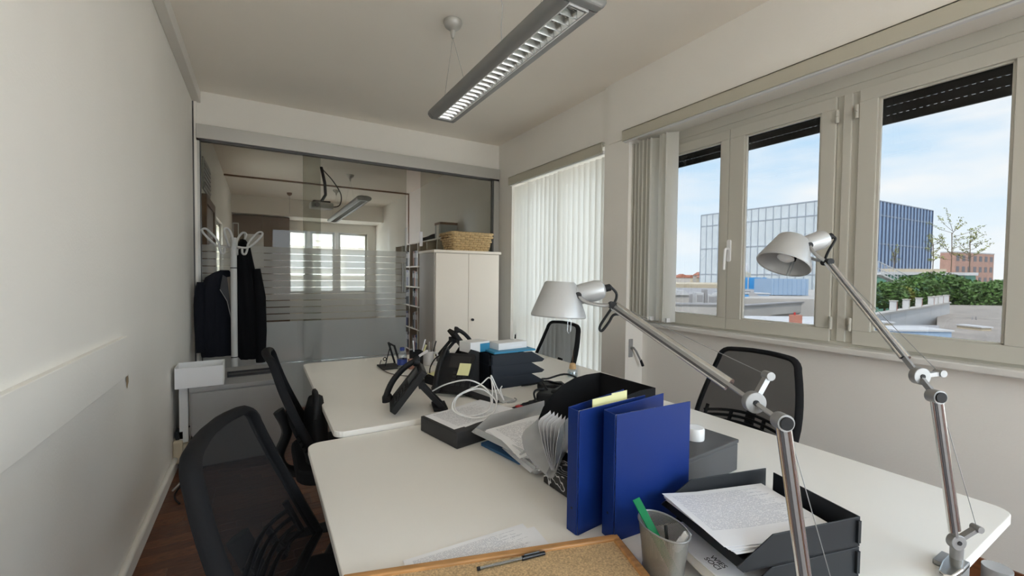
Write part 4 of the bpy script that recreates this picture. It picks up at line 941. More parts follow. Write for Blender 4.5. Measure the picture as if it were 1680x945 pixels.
for lab, pts in (('black cable curving over the adaptors', [(1.18, 1.66, .80), (1.20, 1.74, .83), (1.27, 1.78, .82), (1.36, 1.74, .84), (1.42, 1.66, .80), (1.46, 1.60, .737)]),
                 ('thick black cable from the tray stack to the adaptors', [(1.20, 1.93, .757), (1.26, 1.90, .765), (1.30, 1.84, .79), (1.30, 1.74, .80), (1.27, 1.66, .82)]),
                 ('thin black cable rising from the power strip', [(1.075, 1.60, .775), (1.09, 1.64, .80), (1.12, 1.66, .81), (1.16, 1.66, .805)])):
    o = MB().tube(spline(pts, 6), .005, 6).build('black_cable', 'black', smooth=70); tag(o, lab, 'cable')
mp_ = thing('display_stand', 'flat grey metal monitor foot plate lying across the desk joint', 'foot plate', (.985, 1.72, D2Z), R(12))
MB().box((-.02, 0, 0), (.055, .42, .008)).build('plate', 'grey_light', mp_, bevel=.002); MB().box((-.075, .02, 0), (-.022, .42, .012)).build('dark_plate', 'charcoal', mp_, bevel=.002)
hk = MB().tube(spline([(.0, -.01, .004), (.03, -.02, .004), (.06, -.01, .006), (.065, .01, .008)]), .003, 6).build('plate_hook', 'steel', mp_, smooth=60)
# ================================================================ things on the far desk (top at .75)
for k in range(3):
    tray('letter_tray', ('bottom', 'middle', 'top')[k]+' navy black letter tray of the stack on the far desk', 'tray_navy', (1.195, 2.075, D2Z+.0605*k), R(180), .335, .255, .0605, 'navy letter trays on the far desk')
tz = D2Z+.0605*3+.001
o = MB().box((-.12, -.10, 0), (.14, .11, .010)).build('teal_book', 'teal_blue', bevel=.001); o.location = (1.17, 2.06, tz); tag(o, 'flat teal book on top of the navy trays', 'book')
b1 = thing('white_carton', 'white printed carton on the teal book', 'box', (1.19, 2.06, tz+.0105), R(5))
MB().box((-.095, -.05, 0), (.095, .05, .036)).build('carton', 'white', b1, bevel=.001); MB().box((-.02, -.0508, .012), (.06, -.05, .022)).build('print_line', 'print', b1)
b2 = thing('white_blue_carton', 'white and blue carton left of the white printed carton', 'box', (1.005, 2.105, tz), R(12))
MB().box((-.065, -.05, 0), (.065, .05, .055)).build('carton', 'white', b2, bevel=.001); MB().box((.0, -.051, .0), (.0655, -.05, .045)).build('blue_panel', 'teal_blue', b2)
og = thing('desk_organizer', 'black upright desk organizer left of the navy trays', 'organizer', (.975, 2.13, D2Z), R(-8))
MB().box((-.055, -.10, 0), (.035, .10, .012)).build('base', 'black', og)
for y in (-.10, .0, .092): MB().prism([(-.055, .012), (.035, .012), (.035, .19), (-.01, .205), (-.055, .14)], y, y+.008, XZ).build('divider', 'black', og)
MB().box((.029, -.092, .012), (.035, .092, .185)).build('back_wall', 'black', og)
def phone(label, loc, rz, note=False, sc=1.0):
    t = thing('desk_phone', label, 'phone', loc, rz, 'black desk phones on the far desk'); t.scale = (sc, sc, sc)
    sl = R(52); d = Vector((math.cos(sl), 0, math.sin(sl))); n_ = Vector((-math.sin(sl), 0, math.cos(sl)))
    X = Matrix(((d.x, 0, n_.x, 0), (d.y, 1, n_.y, 0), (d.z, 0, n_.z, .008), (0, 0, 0, 1)))
    MB().prism(rrect(0, -.095, .215, .095, .014), 0, .028, X).build('body', 'black', t, bevel=.004)
    MB().box((.13, -.075, .028), (.195, .03, .031), X).build('screen', 'black_gloss', t)
    for r in range(4):
        for c in range(3): MB().box((.035+r*.021, -.070+c*.026, .028), (.048+r*.021, -.052+c*.026, .032), X).build('key', 'charcoal', t)
    hs = [(-.008, .066, .035), (.02, .066, .056), (.07, .066, .070), (.115, .066, .072), (.16, .066, .066), (.205, .066, .050), (.225, .066, .034)]
    MB().tube([X @ Vector(p) for p in spline(hs, 4)], [.022]*4+[.016]*17+[.022]*4, 10, flat=.75).build('handset', 'black', t, smooth=60)
    MB().tube([X @ Vector(p) for p in ((.005, .066, .030), (.012, .066, .05))], .021, 12).build('earpiece', 'black', t, smooth=60)
    MB().tube([X @ Vector(p) for p in ((.215, .066, .028), (.205, .066, .05))], .021, 12).build('mouthpiece', 'black', t, smooth=60)
    m = MB(); m.box((.10, -.06, .105), (.125, .06, .135)); m.bar((.105, -.045, .12), (.205, -.045, .008), .014, .02); m.bar((.105, .045, .12), (.205, .045, .008), .014, .02); m.box((.165, -.06, 0), (.225, .06, .012)); m.build('stand', 'black', t)
    if note: MB().grid([[X @ Vector((.085+.07*i/4, -.085+.06*j/3-.012*(4-i)/4*0, .034+.010*(1-i/4)**2)) for j in range(4)] for i in range(5)]).build('sticky_note', 'sticky', t, smooth=60)
    return t
phone('black desk phone leaning left at the front edge of the far desk', (.500, 1.850, D2Z), R(-14))
phone('black desk phone with a yellow note on its front, facing the near desk', (.800, 1.945, D2Z), R(48), note=True)
phone('black desk phone in front of the tall cabinet, its handset to the right', (1.315, 2.88, D2Z), R(172))
# bottle, cups, mug, tablet
bo = thing('water_bottle', 'small plastic water bottle with dark blue label and cap', 'bottle', (.762, 2.645, D2Z))
MB().lathe([(0, .002), (.026, .0), (.030, .006), (.0305, .05), (.029, .07), (.030, .085), (.022, .105), (.012, .116), (.012, .124)], 24).build('bottle_body', 'bottle', bo, smooth=40)
MB().lathe([(.0312, .030), (.0312, .066)], 24).build('label', 'blue_cap', bo, smooth=40); MB().lathe([(0, .138), (.0135, .138), (.0145, .134), (.0145, .118), (0, .118)], 20).build('cap', 'blue_cap', bo, smooth=40)
pc2 = thing('pen_pot', 'black pen pot with scissors and cards beside the water bottle', 'pen pot', (.862, 2.675, D2Z))
MB().box((-.035, -.035, 0), (.035, .035, .004)).box((-.035, -.035, .004), (-.031, .035, .105)).box((.031, -.035, .004), (.035, .035, .105)).box((-.031, -.035, .004), (.031, -.031, .105)).box((-.031, .031, .004), (.031, .035, .105)).build('pot', 'black', pc2, bevel=.002)
for k, (lab, l, r_, s_, m_) in enumerate((('white card standing in the black pen pot', (.852, 2.672), (0, R(-4), 0), (.004, .0015, .165), 'white'), ('white stick leaning right in the black pen pot', (.872, 2.67), (0, R(16), 0), (.0035, .0035, .175), 'white_gloss'), ('pale green stick leaning right from the black pen pot', (.880, 2.685), (0, R(22), 0), (.006, .002, .14), 'sticky'), ('white tag hanging over the rim of the black pen pot', (.868, 2.635), (0, R(62), 0), (.008, .002, .065), 'white_paper'))):
    o = MB().box((-s_[0], -s_[1], 0), (s_[0], s_[1], s_[2])).build('stick', m_); o.location = (*l, D2Z+(.006 if k < 3 else .075)); o.rotation_euler = r_; tag(o, lab, 'stick')
pk = MB().box((-.022, -.015, 0), (.022, .015, .062)).build('red_carton', 'pink', bevel=.002); pk.location = (.822, 2.635, D2Z); tag(pk, 'small red and black carton between the bottle and the pen pot', 'box')
mg = thing('mug', 'white mug with dark lettering holding pens', 'mug', (.948, 2.702, D2Z), R(-10))
MB().lathe([(0, .001), (.034, .001), (.038, .006), (.039, .09), (.0365, .09), (.0355, .008), (0, .006)], 28).build('mug_body', 'mug_print', mg, smooth=40)
MB().tube(spline([(.037, 0, .075), (.058, 0, .075), (.066, 0, .048), (.055, 0, .024), (.037, 0, .018)]), .006, 8).build('handle', 'white', mg, smooth=60)
for k in range(5):
    o = MB().cyl((0, 0, 0), (0, 0, .13+.006*k), .0035, n=8).build('pen', ('steel', 'charcoal', 'grey_light', 'steel', 'black')[k]); o.location = (.940+.006*k, 2.695+.004*(k % 3), D2Z+.010); o.rotation_euler = (R(-5+4*k), R(-8+5*k), 0); tag(o, ('silver pen leftmost in the mug', 'dark pen second in the mug', 'pale grey pen in the middle of the mug', 'silver pen leaning right in the mug', 'black pen rightmost in the mug')[k], 'pen', 'pens in the white mug')
tb = thing('tablet_stand', 'thin black tablet on a folding stand beyond the bottle', 'tablet stand', (.70, 2.74, D2Z), R(0))
tbm = MB(); tbm.bar((.062, -.07, .004), (.018, -.07, .150), .012, .006, up=(0, 1, 0)); tbm.bar((.062, .07, .004), (.018, .07, .150), .012, .006, up=(0, 1, 0)); tbm.bar((.0185, -.076, .146), (.0185, .076, .146), .010, .006); tbm.build('back_leg', 'black', tb)
MB().box((-.055, -.075, 0), (.065, .075, .010)).build('base_plate', 'charcoal', tb, bevel=.003)
tf = MB(); tf.bar((-.02, 0, .01), (.016, 0, .148), .006, .005); tf.tube([(-.022+.010*math.cos(a), 0, .055+.010*math.sin(a)) for a in [i*math.pi/6 for i in range(12)]], .003, 6, closed=True); tf.build('front_leg', 'black', tb)
o = MB().tube(spline([(.655, 2.74, .80), (.64, 2.70, .77), (.655, 2.58, .754), (.72, 2.45, .754), (.80, 2.42, .754), (.88, 2.45, .756)], 8), .0025, 6).build('thin_cable', 'charcoal', smooth=70); tag(o, 'thin dark cable curving round the water bottle', 'cable')
o = MB().tube(spline([(.80, 2.22, .757), (.80, 2.24, .83), (.86, 2.28, .885), (.93, 2.28, .875), (.97, 2.24, .80), (.93, 2.18, .757)], 8), .0032, 6).build('looped_cable', 'black', smooth=70); tag(o, 'black cable looping up beside the yellow note pad', 'cable')
mb_ = thing('mesh_box', 'black mesh note box with a yellow note on top', 'note box', (.845, 2.22, D2Z), R(14))
MB().box((-.065, -.05, 0), (.065, .05, .045)).build('box_body', 'black_soft', mb_, bevel=.004)
MB().grid([[(-.055+.10*i/4, -.04+.07*j/3, .050+.010*(i/4)**2+.004*j/3) for j in range(4)] for i in range(5)], .0015).build('note_pad', 'sticky', mb_, smooth=60)
o = MB().box((-.05, -.03, 0), (.05, .03, .012)).build('cream_note_stack', 'cream', bevel=.001); o.location = (.905, 2.44, D2Z+.001); o.rotation_euler = (0, 0, R(20)); tag(o, 'cream note stack behind the mesh box', 'notes')
cn = thing('red_can', 'small red and white can beside the papers on the far desk', 'can', (1.105, 2.52, D2Z))
MB().lathe([(0, 0), (.026, 0), (.028, .006), (.028, .045)], 22).build('can_base', 'red', cn, smooth=40); MB().lathe([(.028, .045), (.028, .078), (.024, .086), (0, .086)], 22).build('can_top', 'white', cn, smooth=40)
st_ = thing('card_stand', 'white sheet holder lying behind the red can', 'holder', (1.10, 2.70, D2Z), R(8)); MB().box((-.13, -.09, 0), (.13, .09, .02)).build('sheet_pile', 'white_paper', st_, bevel=.001); MB().box((-.10, -.085, .02), (-.01, .0, .05)).build('grey_block', 'grey_box', st_, bevel=.004)
rn = MB().prism([(0, 0), (.05, 0), (.05, .05), (.02, .06)], -.02, .02, XZ).build('small_red_box', 'white', bevel=.002); rn.location = (1.20, 2.50, D2Z); tag(rn, 'small white carton right of the red can', 'box')
# reed diffuser
df = thing('reed_diffuser', 'small clear glass diffuser bottle with a wooden stopper', 'diffuser', (1.592, 1.985, D2Z))
MB().lathe([(0, .001), (.030, .001), (.031, .004), (.031, .036), (.026, .042), (.014, .045), (.014, .050)], 24).build('bottle', 'bottle', df, smooth=40); MB().lathe([(0, .004), (.027, .004), (.027, .018), (0, .018)], 24).build('liquid', 'bottle', df, smooth=40)
MB().lathe([(0, .046), (.019, .046), (.021, .050), (.018, .075), (.012, .080), (0, .080)], 20).build('stopper', 'cork_stopper', df, smooth=40); MB().cyl((.0, 0, .08), (0, 0, .16), .0012, n=5).build('reed', 'wood_brown', df)
# ================================================================ outside: roofs, office block, trees (real sizes and distances)
EYE = Vector((0, 0, CAM_Z))
def ext(px, py, dep):   # a point of the view outside at a given distance along the viewing axis, in metres
    return EYE+(c_f+c_r*((px-840)/FPX)-c_u*((py-472.5)/FPX))*dep
def hor(px): return 446.6+(px-427.7)*.01054      # horizon row
def zrow(px, py, dep): return CAM_Z-(py-hor(px))/FPX*dep
mat('roof_pale', (.50, .47, .43), .8, var=.08, vscale=.6); mat('roof_white', (.60, .60, .60), .8, var=.06, vscale=.8); mat('roof_grey', (.36, .35, .35), .8, var=.12, vscale=.5)
mat('roof_cream', (.58, .50, .37), .8, var=.06, vscale=.4); mat('terrace', (.34, .30, .26), .9, var=.2, vscale=.8); mat('red_roof', (.42, .17, .11), .8, var=.2, vscale=.3)
mat('sky_blue_paint', (.06, .33, .70), .5); mat('pale_blue_metal', (.33, .45, .60), .5, var=.05, vscale=2); mat('green_wall', (.13, .30, .22), .7, var=.1, vscale=1)
mat('brick', (.46, .28, .22), .85, var=.12, vscale=1); mat('terracotta', (.48, .20, .14), .8); mat('leaf', (.085, .17, .035), .6, var=.5, vscale=.8); mat('leaf_pale', (.25, .27, .06), .6, var=.3, vscale=1); mat('bark', (.16, .11, .07), .9)
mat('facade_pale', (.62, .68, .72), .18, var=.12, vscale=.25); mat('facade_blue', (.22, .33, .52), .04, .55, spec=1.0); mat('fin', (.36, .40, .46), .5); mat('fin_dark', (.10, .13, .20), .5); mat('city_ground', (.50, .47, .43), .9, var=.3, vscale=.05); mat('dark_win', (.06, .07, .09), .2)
o = MB().box((-400, -400, -22), (700, 700, -20)).build('city_ground', 'city_ground'); struct(o, 'pale city ground far below the windows', 'ground')
def slab(name, label, cat, mt, quad, z0, z1, extra=None):
    """quad: four ground points (x, y)"""
    o = MB().prism([(p[0], p[1]) for p in quad], z0, z1).build(name, mt, bevel=.02, seg=1); tag(o, label, cat); return o
# --- glass office block
cor = ext(1400, 322, 60); lft = ext(1152, 354, 80); rgt = ext(1527, 346, 71.8)
Cq, Lq, Rq = (Vector((v.x, v.y, 0)) for v in (cor, lft, rgt)); Bq = Lq+Rq-Cq
ZT = CAM_Z+11.5; rowsz = [ZT, ZT-2.1, ZT-6.3, ZT-11.0, ZT-15.5, ZT-22.0]
ob = thing('office_block', 'large glass office block with vertical fins seen through the windows', 'building', (Cq.x, Cq.y, -20))
loc = lambda v, z: (v.x-Cq.x, v.y-Cq.y, z+20)
MB().prism([((v-Cq).x*.985+.0, (v-Cq).y*.985) for v in (Cq+((Lq+Rq)/2-Cq)*.015, Lq, Bq, Rq)], 0, ZT+20-.15).build('core', 'roof_white', ob)
def facade(A, B, n, mt, nm):
    d = (B-A)/n; nrm_ = Vector((d.y, -d.x, 0)).normalized()
    if nrm_.dot(Vector((-1, -.6, 0))) < 0: nrm_ = -nrm_
    me = {}
    for r in range(len(rowsz)-1):
        z1, z0 = rowsz[r], rowsz[r+1]
        for i in range(n):
            key = r
            if key not in me:
                m = MB(); u = d*.94
                m.add([(0, 0, 0), (u.x, u.y, 0), (u.x, u.y, z1-z0-.18), (0, 0, z1-z0-.18)]+[tuple(Vector(q)-nrm_*.2) for q in ((0, 0, 0), (u.x, u.y, 0), (u.x, u.y, z1-z0-.18), (0, 0, z1-z0-.18))], [(0, 1, 2, 3), (7, 6, 5, 4), (0, 4, 5, 1), (1, 5, 6, 2), (2, 6, 7, 3), (3, 7, 4, 0)])
                q = m.build('facade_pane', mt, ob); me[key] = q.data
            else: q = bpy.data.objects.new('facade_pane', me[key]); COL.objects.link(q); q.parent = ob
            p = A+d*i+d*.03; q.location = loc(p+nrm_*.25, z0+.09)
    H_ = rowsz[0]-rowsz[-1]; fm = None
    for i in range(n+1):
        p = A+d*i
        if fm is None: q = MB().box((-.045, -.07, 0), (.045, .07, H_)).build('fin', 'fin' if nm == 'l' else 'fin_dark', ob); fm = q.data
        else: q = bpy.data.objects.new('fin', fm); COL.objects.link(q); q.parent = ob
        q.location = loc(p+nrm_*.285, rowsz[-1]); q.rotation_euler = (0, 0, math.atan2(d.y, d.x))
    for z in rowsz[:-1]: MB().bar(loc(A+nrm_*.24, z), loc(B+nrm_*.24, z), .14, .16).build('floor_band', 'fin', ob)
facade(Lq, Cq, 20, 'facade_pale', 'l'); facade(Cq, Rq, 22, 'facade_blue', 'r')  # haze on the left face is put into its paler pane and fin colours
# --- far brick block
def brickblock(label, A, B, dep, z0, z1, n, m):
    t = thing('brick_building', label, 'building', (A.x, A.y, z0)); d = B-A; d.z = 0; bk_ = Vector((-d.y, d.x, 0)).normalized()*dep
    if bk_.dot(Vector((c_f.x, c_f.y, 0))) < 0: bk_ = -bk_
    MB().prism([(0, 0), (d.x, d.y), ((d+bk_).x, (d+bk_).y), (bk_.x, bk_.y)], 0, z1-z0).build('walls', 'brick', t)
    MB().prism([(-.1, -.1), (d.x+.1, d.y-.1), ((d+bk_).x, (d+bk_).y), (bk_.x, bk_.y)], z1-z0, z1-z0+.4).build('cornice', 'roof_white', t)
    me = None; u = d.normalized(); nn = -bk_.normalized()
    for r in range(m):
        for c in range(n):
            w = d.length/n*.5; h = (z1-z0)/m*.5
            if me is None: q = MB().add([tuple(Vector((0, 0, 0))+nn*.05), tuple(u*w+nn*.05), tuple(u*w+nn*.05+Vector((0, 0, h))), tuple(nn*.05+Vector((0, 0, h))), tuple(-nn*.1), tuple(u*w-nn*.1), tuple(u*w-nn*.1+Vector((0, 0, h))), tuple(-nn*.1+Vector((0, 0, h)))], [(0, 1, 2, 3), (0, 4, 5, 1), (1, 5, 6, 2), (2, 6, 7, 3), (3, 7, 4, 0)]).build('window', 'dark_win', t); me = q.data
            else: q = bpy.data.objects.new('window', me); COL.objects.link(q); q.parent = t
            q.location = tuple(u*(d.length*(c+.25)/n)+Vector((0, 0, (z1-z0)*(r+.25)/m)))
A_ = ext(1566, 440, 150); B_ = ext(1630, 441, 160)
brickblock('low red brick building beyond the terrace, right of the office block', A_, B_, 4, -20, zrow(1598, 416, 155), 7, 8)
# --- roofs in front of the far pane (left part of the view)
def roof(label, p0, p1, dep0, dep1, ytop0, mt, name='flat_roof', zbot=-20, cat='roof'):
    """slab between picture columns p0..p1 and distances dep0..dep1, its top at the height seen at row ytop0 for its near edge"""
    z = zrow((p0+p1)/2, ytop0, dep0)
    q = [ext(p0, 450, dep0), ext(p1, 450, dep0), ext(p1, 450, dep1), ext(p0, 450, dep1)]
    return slab(name, label, cat, mt, q, max(zbot, z-14), z)
roof('long cream flat roof along the horizon behind the plant room', 1020, 1270, 48, 62, 466, 'roof_cream')
roof('grey middle roof below the cream flat roof', 1000, 1240, 30, 46, 482, 'roof_grey')
par = thing('roof_parapet', 'white parapet wall of the nearest roof in the left pane', 'parapet', (0, 0, 0))
zP = zrow(1150, 500, 21)
a_, b_ = ext(1000, 500, 21.5), ext(1215, 500, 21)
MB().bar((a_.x, a_.y, zP-.30), (b_.x, b_.y, zP-.30), .35, .62).build('wall', 'roof_pale', par); MB().bar((a_.x, a_.y, zP+.03), (b_.x, b_.y, zP+.03), .5, .07).build('coping', 'roof_grey', par)
roof('pale nearest roof surface below the parapet', 1000, 1360, 12, 20, 560, 'roof_white')
ph = thing('plant_room', 'low white plant room with a pitched lid on the grey roof', 'roof hut', tuple(ext(1090, 500, 27)))
ph.location.z = zrow(1110, 500, 27); ph.rotation_euler = (0, 0, -YAW)
MB().box((-.8, 0, 0), (1.55, 2.0, .62)).build('hut_walls', 'roof_pale', ph); MB().prism([(-.9, .62), (1.65, .62), (1.2, .92), (-.9, .92)], -.1, 2.1, XZ).build('hut_roof', 'roof_white', ph)
for k, (px, w, h) in enumerate(((1148, .5, .75), (1158, .18, .95), (1168, .55, .62), (1179, .5, .72))):
    u_ = thing('roof_unit', ('pale box-shaped roof unit beside the hut', 'slim roof mast with a round head', 'glazed white roof unit', 'rightmost white roof unit of the left pane')[k], 'roof unit', tuple(ext(px, 498, 27.5))); u_.location.z = zrow(px, 499, 27.5); u_.rotation_euler = (0, 0, -YAW)
    MB().box((-w/2, 0, 0), (w/2, .5, h)).build('casing', 'roof_white' if k != 1 else 'roof_grey', u_); MB().box((-w/2+.06, -.02, h*.2), (w/2-.06, 0, h*.8)).build('grille', 'roof_grey', u_)
# distant low town
rt = random.Random(21)
for k in range(10):
    px = 1075+k*14+rt.uniform(-3, 3); dp = (230, 300, 262)[k % 3]; p = ext(px, 455, dp); h = zrow(px, 455-rt.uniform(-1, 6), dp); w = rt.uniform(5, 8)
    t = thing('distant_house', ('pale' if k % 3 else 'reddish')+' distant house on the skyline, %s from the bunched blind' % ('first', 'second', 'third', 'fourth', 'fifth', 'sixth', 'seventh', 'eighth', 'ninth', 'tenth')[k], 'house', (p.x, p.y, -20), -YAW+rt.uniform(-.3, .3), 'distant houses on the skyline')
    MB().box((-w/2, -4, 0), (w/2, 4, h+20)).build('walls', 'roof_pale' if k % 2 else 'roof_cream', t); MB().prism([(-w/2-.4, h+20), (w/2+.4, h+20), (0, h+22)], -4.3, 4.3, XZ).build('roof', 'red_roof', t)
# --- blue plant on the roof in the middle pane
def exbox(name, label, cat, x0, x1, y0, y1, dep, depth, mt, ribs=0, parts=None):
    """upright box whose front spans columns x0..x1, rows y0..y1 at a distance"""
    p = ext(x0, y1, dep); q = ext(x1, y1, dep); w = (q-p).length; zb = zrow(x0, y1, dep); zt = zrow(x0, y0, dep)
    t = thing(name, label, cat, (p.x, p.y, zb), math.atan2((q-p).y, (q-p).x))
    MB().box((0, 0, 0), (w, depth, zt-zb)).build('casing', mt, t)
    for k in range(ribs):
        x = w*(k+.5)/ribs; MB().box((x-.03, -.06, 0), (x+.03, 0, zt-zb)).build('rib', parts or mt, t)
    return t, w, zt-zb
t, w, h = exbox('blue_plant_box', 'bright blue roof plant box left of the silver lamp shade', 'plant box', 1216, 1259, 455, 474, 33, 2.5, 'sky_blue_paint', 2, 'roof_white'); MB().box((-.05, -.05, -.12), (w+.05, 2.5, 0)).build('skirt', 'roof_white', t); MB().box((w-.10, -.05, 0), (w+.02, 0, h)).build('corner_post', 'roof_white', t)
t, w, h = exbox('ribbed_duct', 'pale blue ribbed duct housing below the silver lamp shade', 'duct', 1266, 1326, 457, 484, 30, 2.2, 'pale_blue_metal', 8, 'pale_blue_metal')
for x in (.2, w-.2): MB().box((x-.05, .3, -.5), (x+.05, .4, 0)).build('support_leg', 'roof_grey', t)
t, w, h = exbox('white_condenser', 'white roof condenser with a tilted dark panel', 'condenser', 1224, 1262, 482, 497, 29, 1.2, 'pale_blue_metal'); MB().bar((.1, -.5, .0), (.55, -.3, h*.95), .9, .04, up=(0, -1, .3)).build('tilted_panel', 'roof_grey', t); MB().box((-.05, -.05, h), (w+.05, 1.2, h+.06)).build('lid', 'roof_white', t)
t, w, h = exbox('blue_tank', 'light blue tank at the left edge of the middle pane', 'tank', 1214, 1228, 484, 502, 28, 1.0, 'sky_blue_paint')
roof('roof deck under the blue plant', 1205, 1420, 26, 46, 490, 'roof_pale')
par2 = thing('roof_parapet', 'sloping white parapet below the blue plant', 'parapet'); a_, b_ = ext(1205, 505, 24), ext(1345, 497, 27); zA, zB = zrow(1205, 503, 24), zrow(1345, 494, 27)
MB().bar((a_.x, a_.y, zA-.3), (b_.x, b_.y, zB-.3), .3, .62).build('wall', 'roof_pale', par2); MB().bar((a_.x, a_.y, zA+.04), (b_.x, b_.y, zB+.04), .45, .07).build('coping', 'roof_grey', par2)
t, w, h = exbox('roof_chimney', 'round cream chimney cap with a small statue-like cowl on the middle roof', 'chimney', 1222, 1232, 447, 455, 34, .5, 'roof_cream'); MB().lathe([(0, 0), (.12, 0), (.16, .2), (.09, .35), (.12, .5), (.05, .7), (0, .75)], 12, Matrix.Translation((w/2, .2, h))).build('cowl', 'roof_white', t, smooth=60)
t, w, h = exbox('red_canister', 'small red canister on the white roof in the middle pane', 'canister', 1303, 1316, 517, 531, 13, .25, 'terracotta'); MB().cyl((w*.3, .1, h), (w*.3, .1, h+.08), .03, n=8).build('valve', 'red', t)
# --- right pane: terrace, wall with chimney pots, green building, hedge, trees
wt = thing('terrace_wall', 'white panelled terrace wall topped with terracotta chimney pots', 'wall'); 
a_, b_ = ext(1425, 520, 17), ext(1554, 520, 27); zA = zrow(1425, 503, 17); zB = zrow(1554, 497, 27); n = 6
wt.location = (a_.x, a_.y, min(zA, zB)-2.4); ux = (Vector((b_.x, b_.y, 0))-Vector((a_.x, a_.y, 0))); un = ux.normalized()
for k in range(n):
    p0, p1 = ux*(k/n), ux*((k+.985)/n); MB().bar((p0.x, p0.y, 1.2), (p1.x, p1.y, 1.2), .2, 2.4).build('wall_panel', 'roof_white', wt)
MB().bar((0, 0, 2.43), (ux.x, ux.y, 2.43), .32, .07).build('coping', 'roof_pale', wt)
for k, px in enumerate((1457, 1472, 1492, 1516, 1524, 1534, 1549)):
    s = max(.02, min(.99, (k+.5)/7)) ; p = Vector((a_.x, a_.y, 0))+ux*((.22, .36, .52, .70, .77, .86, .97)[k])
    cpt = thing('chimney_pot', ('terracotta and white', 'white', 'red', 'terracotta', 'white', 'red', 'white-capped')[k]+' chimney pot, %s along the terrace wall' % ('first', 'second', 'third', 'fourth', 'fifth', 'sixth', 'last')[k], 'chimney pot', (p.x, p.y, wt.location.z+2.47), math.atan2(un.y, un.x), 'chimney pots on the terrace wall')
    cpt.scale = (.75, .75, .75); MB().box((-.16, -.15, 0), (.02, .15, .55)).build('white_half', 'roof_white', cpt); MB().box((.02, -.15, 0), (.20, .15, .52)).build('red_half', 'terracotta' if k not in (1, 4) else 'roof_cream', cpt); MB().box((-.2, -.18, .55), (.24, .18, .60)).build('cap', 'roof_pale', cpt)
roof('tan terrace floor behind the white terrace wall', 1540, 1760, 12.5, 36, 580, 'terrace', zbot=-20)
roof('low grey flat roof at the bottom of the right pane', 1380, 1545, 9, 17, 600, 'roof_grey')
gl = thing('terrace_railing', 'thin white railing at the far edge of the tan terrace', 'railing'); a_, b_ = ext(1554, 512, 34), ext(1700, 516, 34); zr = zrow(1600, 522, 34)
gl.location = (a_.x, a_.y, zr); ux = Vector((b_.x-a_.x, b_.y-a_.y, 0))
for z in (.25, .5): MB().tube([(0, 0, z), (ux.x, ux.y, z)], .035, 6).build('rail', 'roof_white', gl)
for k in range(8): q = ux*(k/7); MB().cyl((q.x, q.y, 0), (q.x, q.y, .5), .03, n=6).build('post', 'roof_white', gl)
for k, (x0, x1, y0, y1, dp, mt, lab) in enumerate(((1465, 1560, 543, 575, 13, 'pale_blue_metal', 'pale blue skylight box low in the right pane'), (1578, 1603, 533, 560, 24, 'roof_white', 'white cabinet on the tan terrace'), (1609, 1625, 538, 575, 18, 'roof_cream', 'upright cream chimney on the tan terrace'), (1430, 1464, 530, 570, 15, 'roof_cream', 'cream stair housing behind the long lamp arm'))):
    t, w, h = exbox('terrace_box', lab, 'roof box', x0, x1, y0, y1, dp, 1.0, mt); MB().box((-.04, -.04, h), (w+.04, 1.04, h+.05)).build('lid', 'roof_white', t)
lad = thing('a_frame_ladder', 'grey folding ladder standing on the tan terrace', 'ladder', (ext(1597, 555, 23).x, ext(1597, 555, 23).y, zrow(1597, 553, 23)), -YAW)
for s in (-1, 1): MB().bar((s*.35, 0, 0), (s*.08, 0, 1.1), .05, .05).build('stile', 'roof_grey', lad)
for k in range(3): MB().bar((-.28+.08*k, 0, .25+.28*k), (.28-.08*k, 0, .25+.28*k), .04, .04).build('rung', 'roof_grey', lad)
gr = thing('green_building', 'long low building with a green front and white roof edge', 'building'); dp = 52
a_, b_ = ext(1428, 470, dp), ext(1600, 470, dp); gr.location = (a_.x, a_.y, -20); ux = Vector((b_.x-a_.x, b_.y-a_.y, 0)); z1 = zrow(1500, 451, dp)+20; z2 = zrow(1500, 441, dp)+20
bk_ = Vector((c_f.x, c_f.y, 0)).normalized()*6; vp_ = lambda v: (v.x, v.y)
MB().prism([(0, 0), vp_(ux), vp_(ux+bk_), vp_(bk_)], 0, z1).build('walls', 'green_wall', gr); MB().prism([vp_(-ux*.0-bk_*.05), vp_(ux-bk_*.05), vp_(ux+bk_), vp_(bk_)], z1, z1+.35).build('roof_edge', 'roof_white', gr); MB().prism([vp_(ux*.22), vp_(ux*.72), vp_(ux*.72+bk_*.3), vp_(ux*.22+bk_*.3)], z1+.35, z2).build('roof_block', 'roof_cream', gr)
for k in range(9): q = ux*(.05+.105*k)-bk_*.004; MB().bar((q.x, q.y, z1-2.4), (q.x, q.y, z1), .12, .12).build('wall_post', 'roof_grey', gr)
wing = thing('rooftop_wing', 'white rooftop wing right of the green building', 'building', (ext(1606, 470, 50).x, ext(1606, 470, 50).y, -20), -YAW); MB().box((0, 0, 0), (9, 6, zrow(1610, 473, 50)+20)).build('walls', 'roof_pale', wing); MB().box((-.1, -.1, zrow(1610, 473, 50)+20), (9.1, 6, zrow(1610, 471, 50)+20)).build('roof_edge', 'roof_white', wing)
for k in range(5): MB().box((.6+k*1.4, -.05, zrow(1610, 489, 50)+20), (1.3+k*1.4, 0, zrow(1610, 479, 50)+20)).build('window', 'dark_win', wing)
sr = thing('stair_railing', 'white outside stair with railings by the office block', 'stair'); a_, b_ = ext(1440, 440, 44), ext(1500, 468, 44); sr.location = tuple(a_); ux = b_-a_
for z in (0, .7): MB().tube([(0, 0, z), (ux.x, ux.y, ux.z+z)], .05, 6).build('rail', 'roof_white', sr)
MB().bar((0, 0, -.6), (ux.x, ux.y, ux.z-.6), .8, .15).build('stringer', 'roof_white', sr)
for k in range(12): q = ux*(k/11); MB().bar((q.x, q.y, q.z-.5), (q.x, q.y, q.z+.7), .04, .04).build('baluster', 'roof_white', sr)
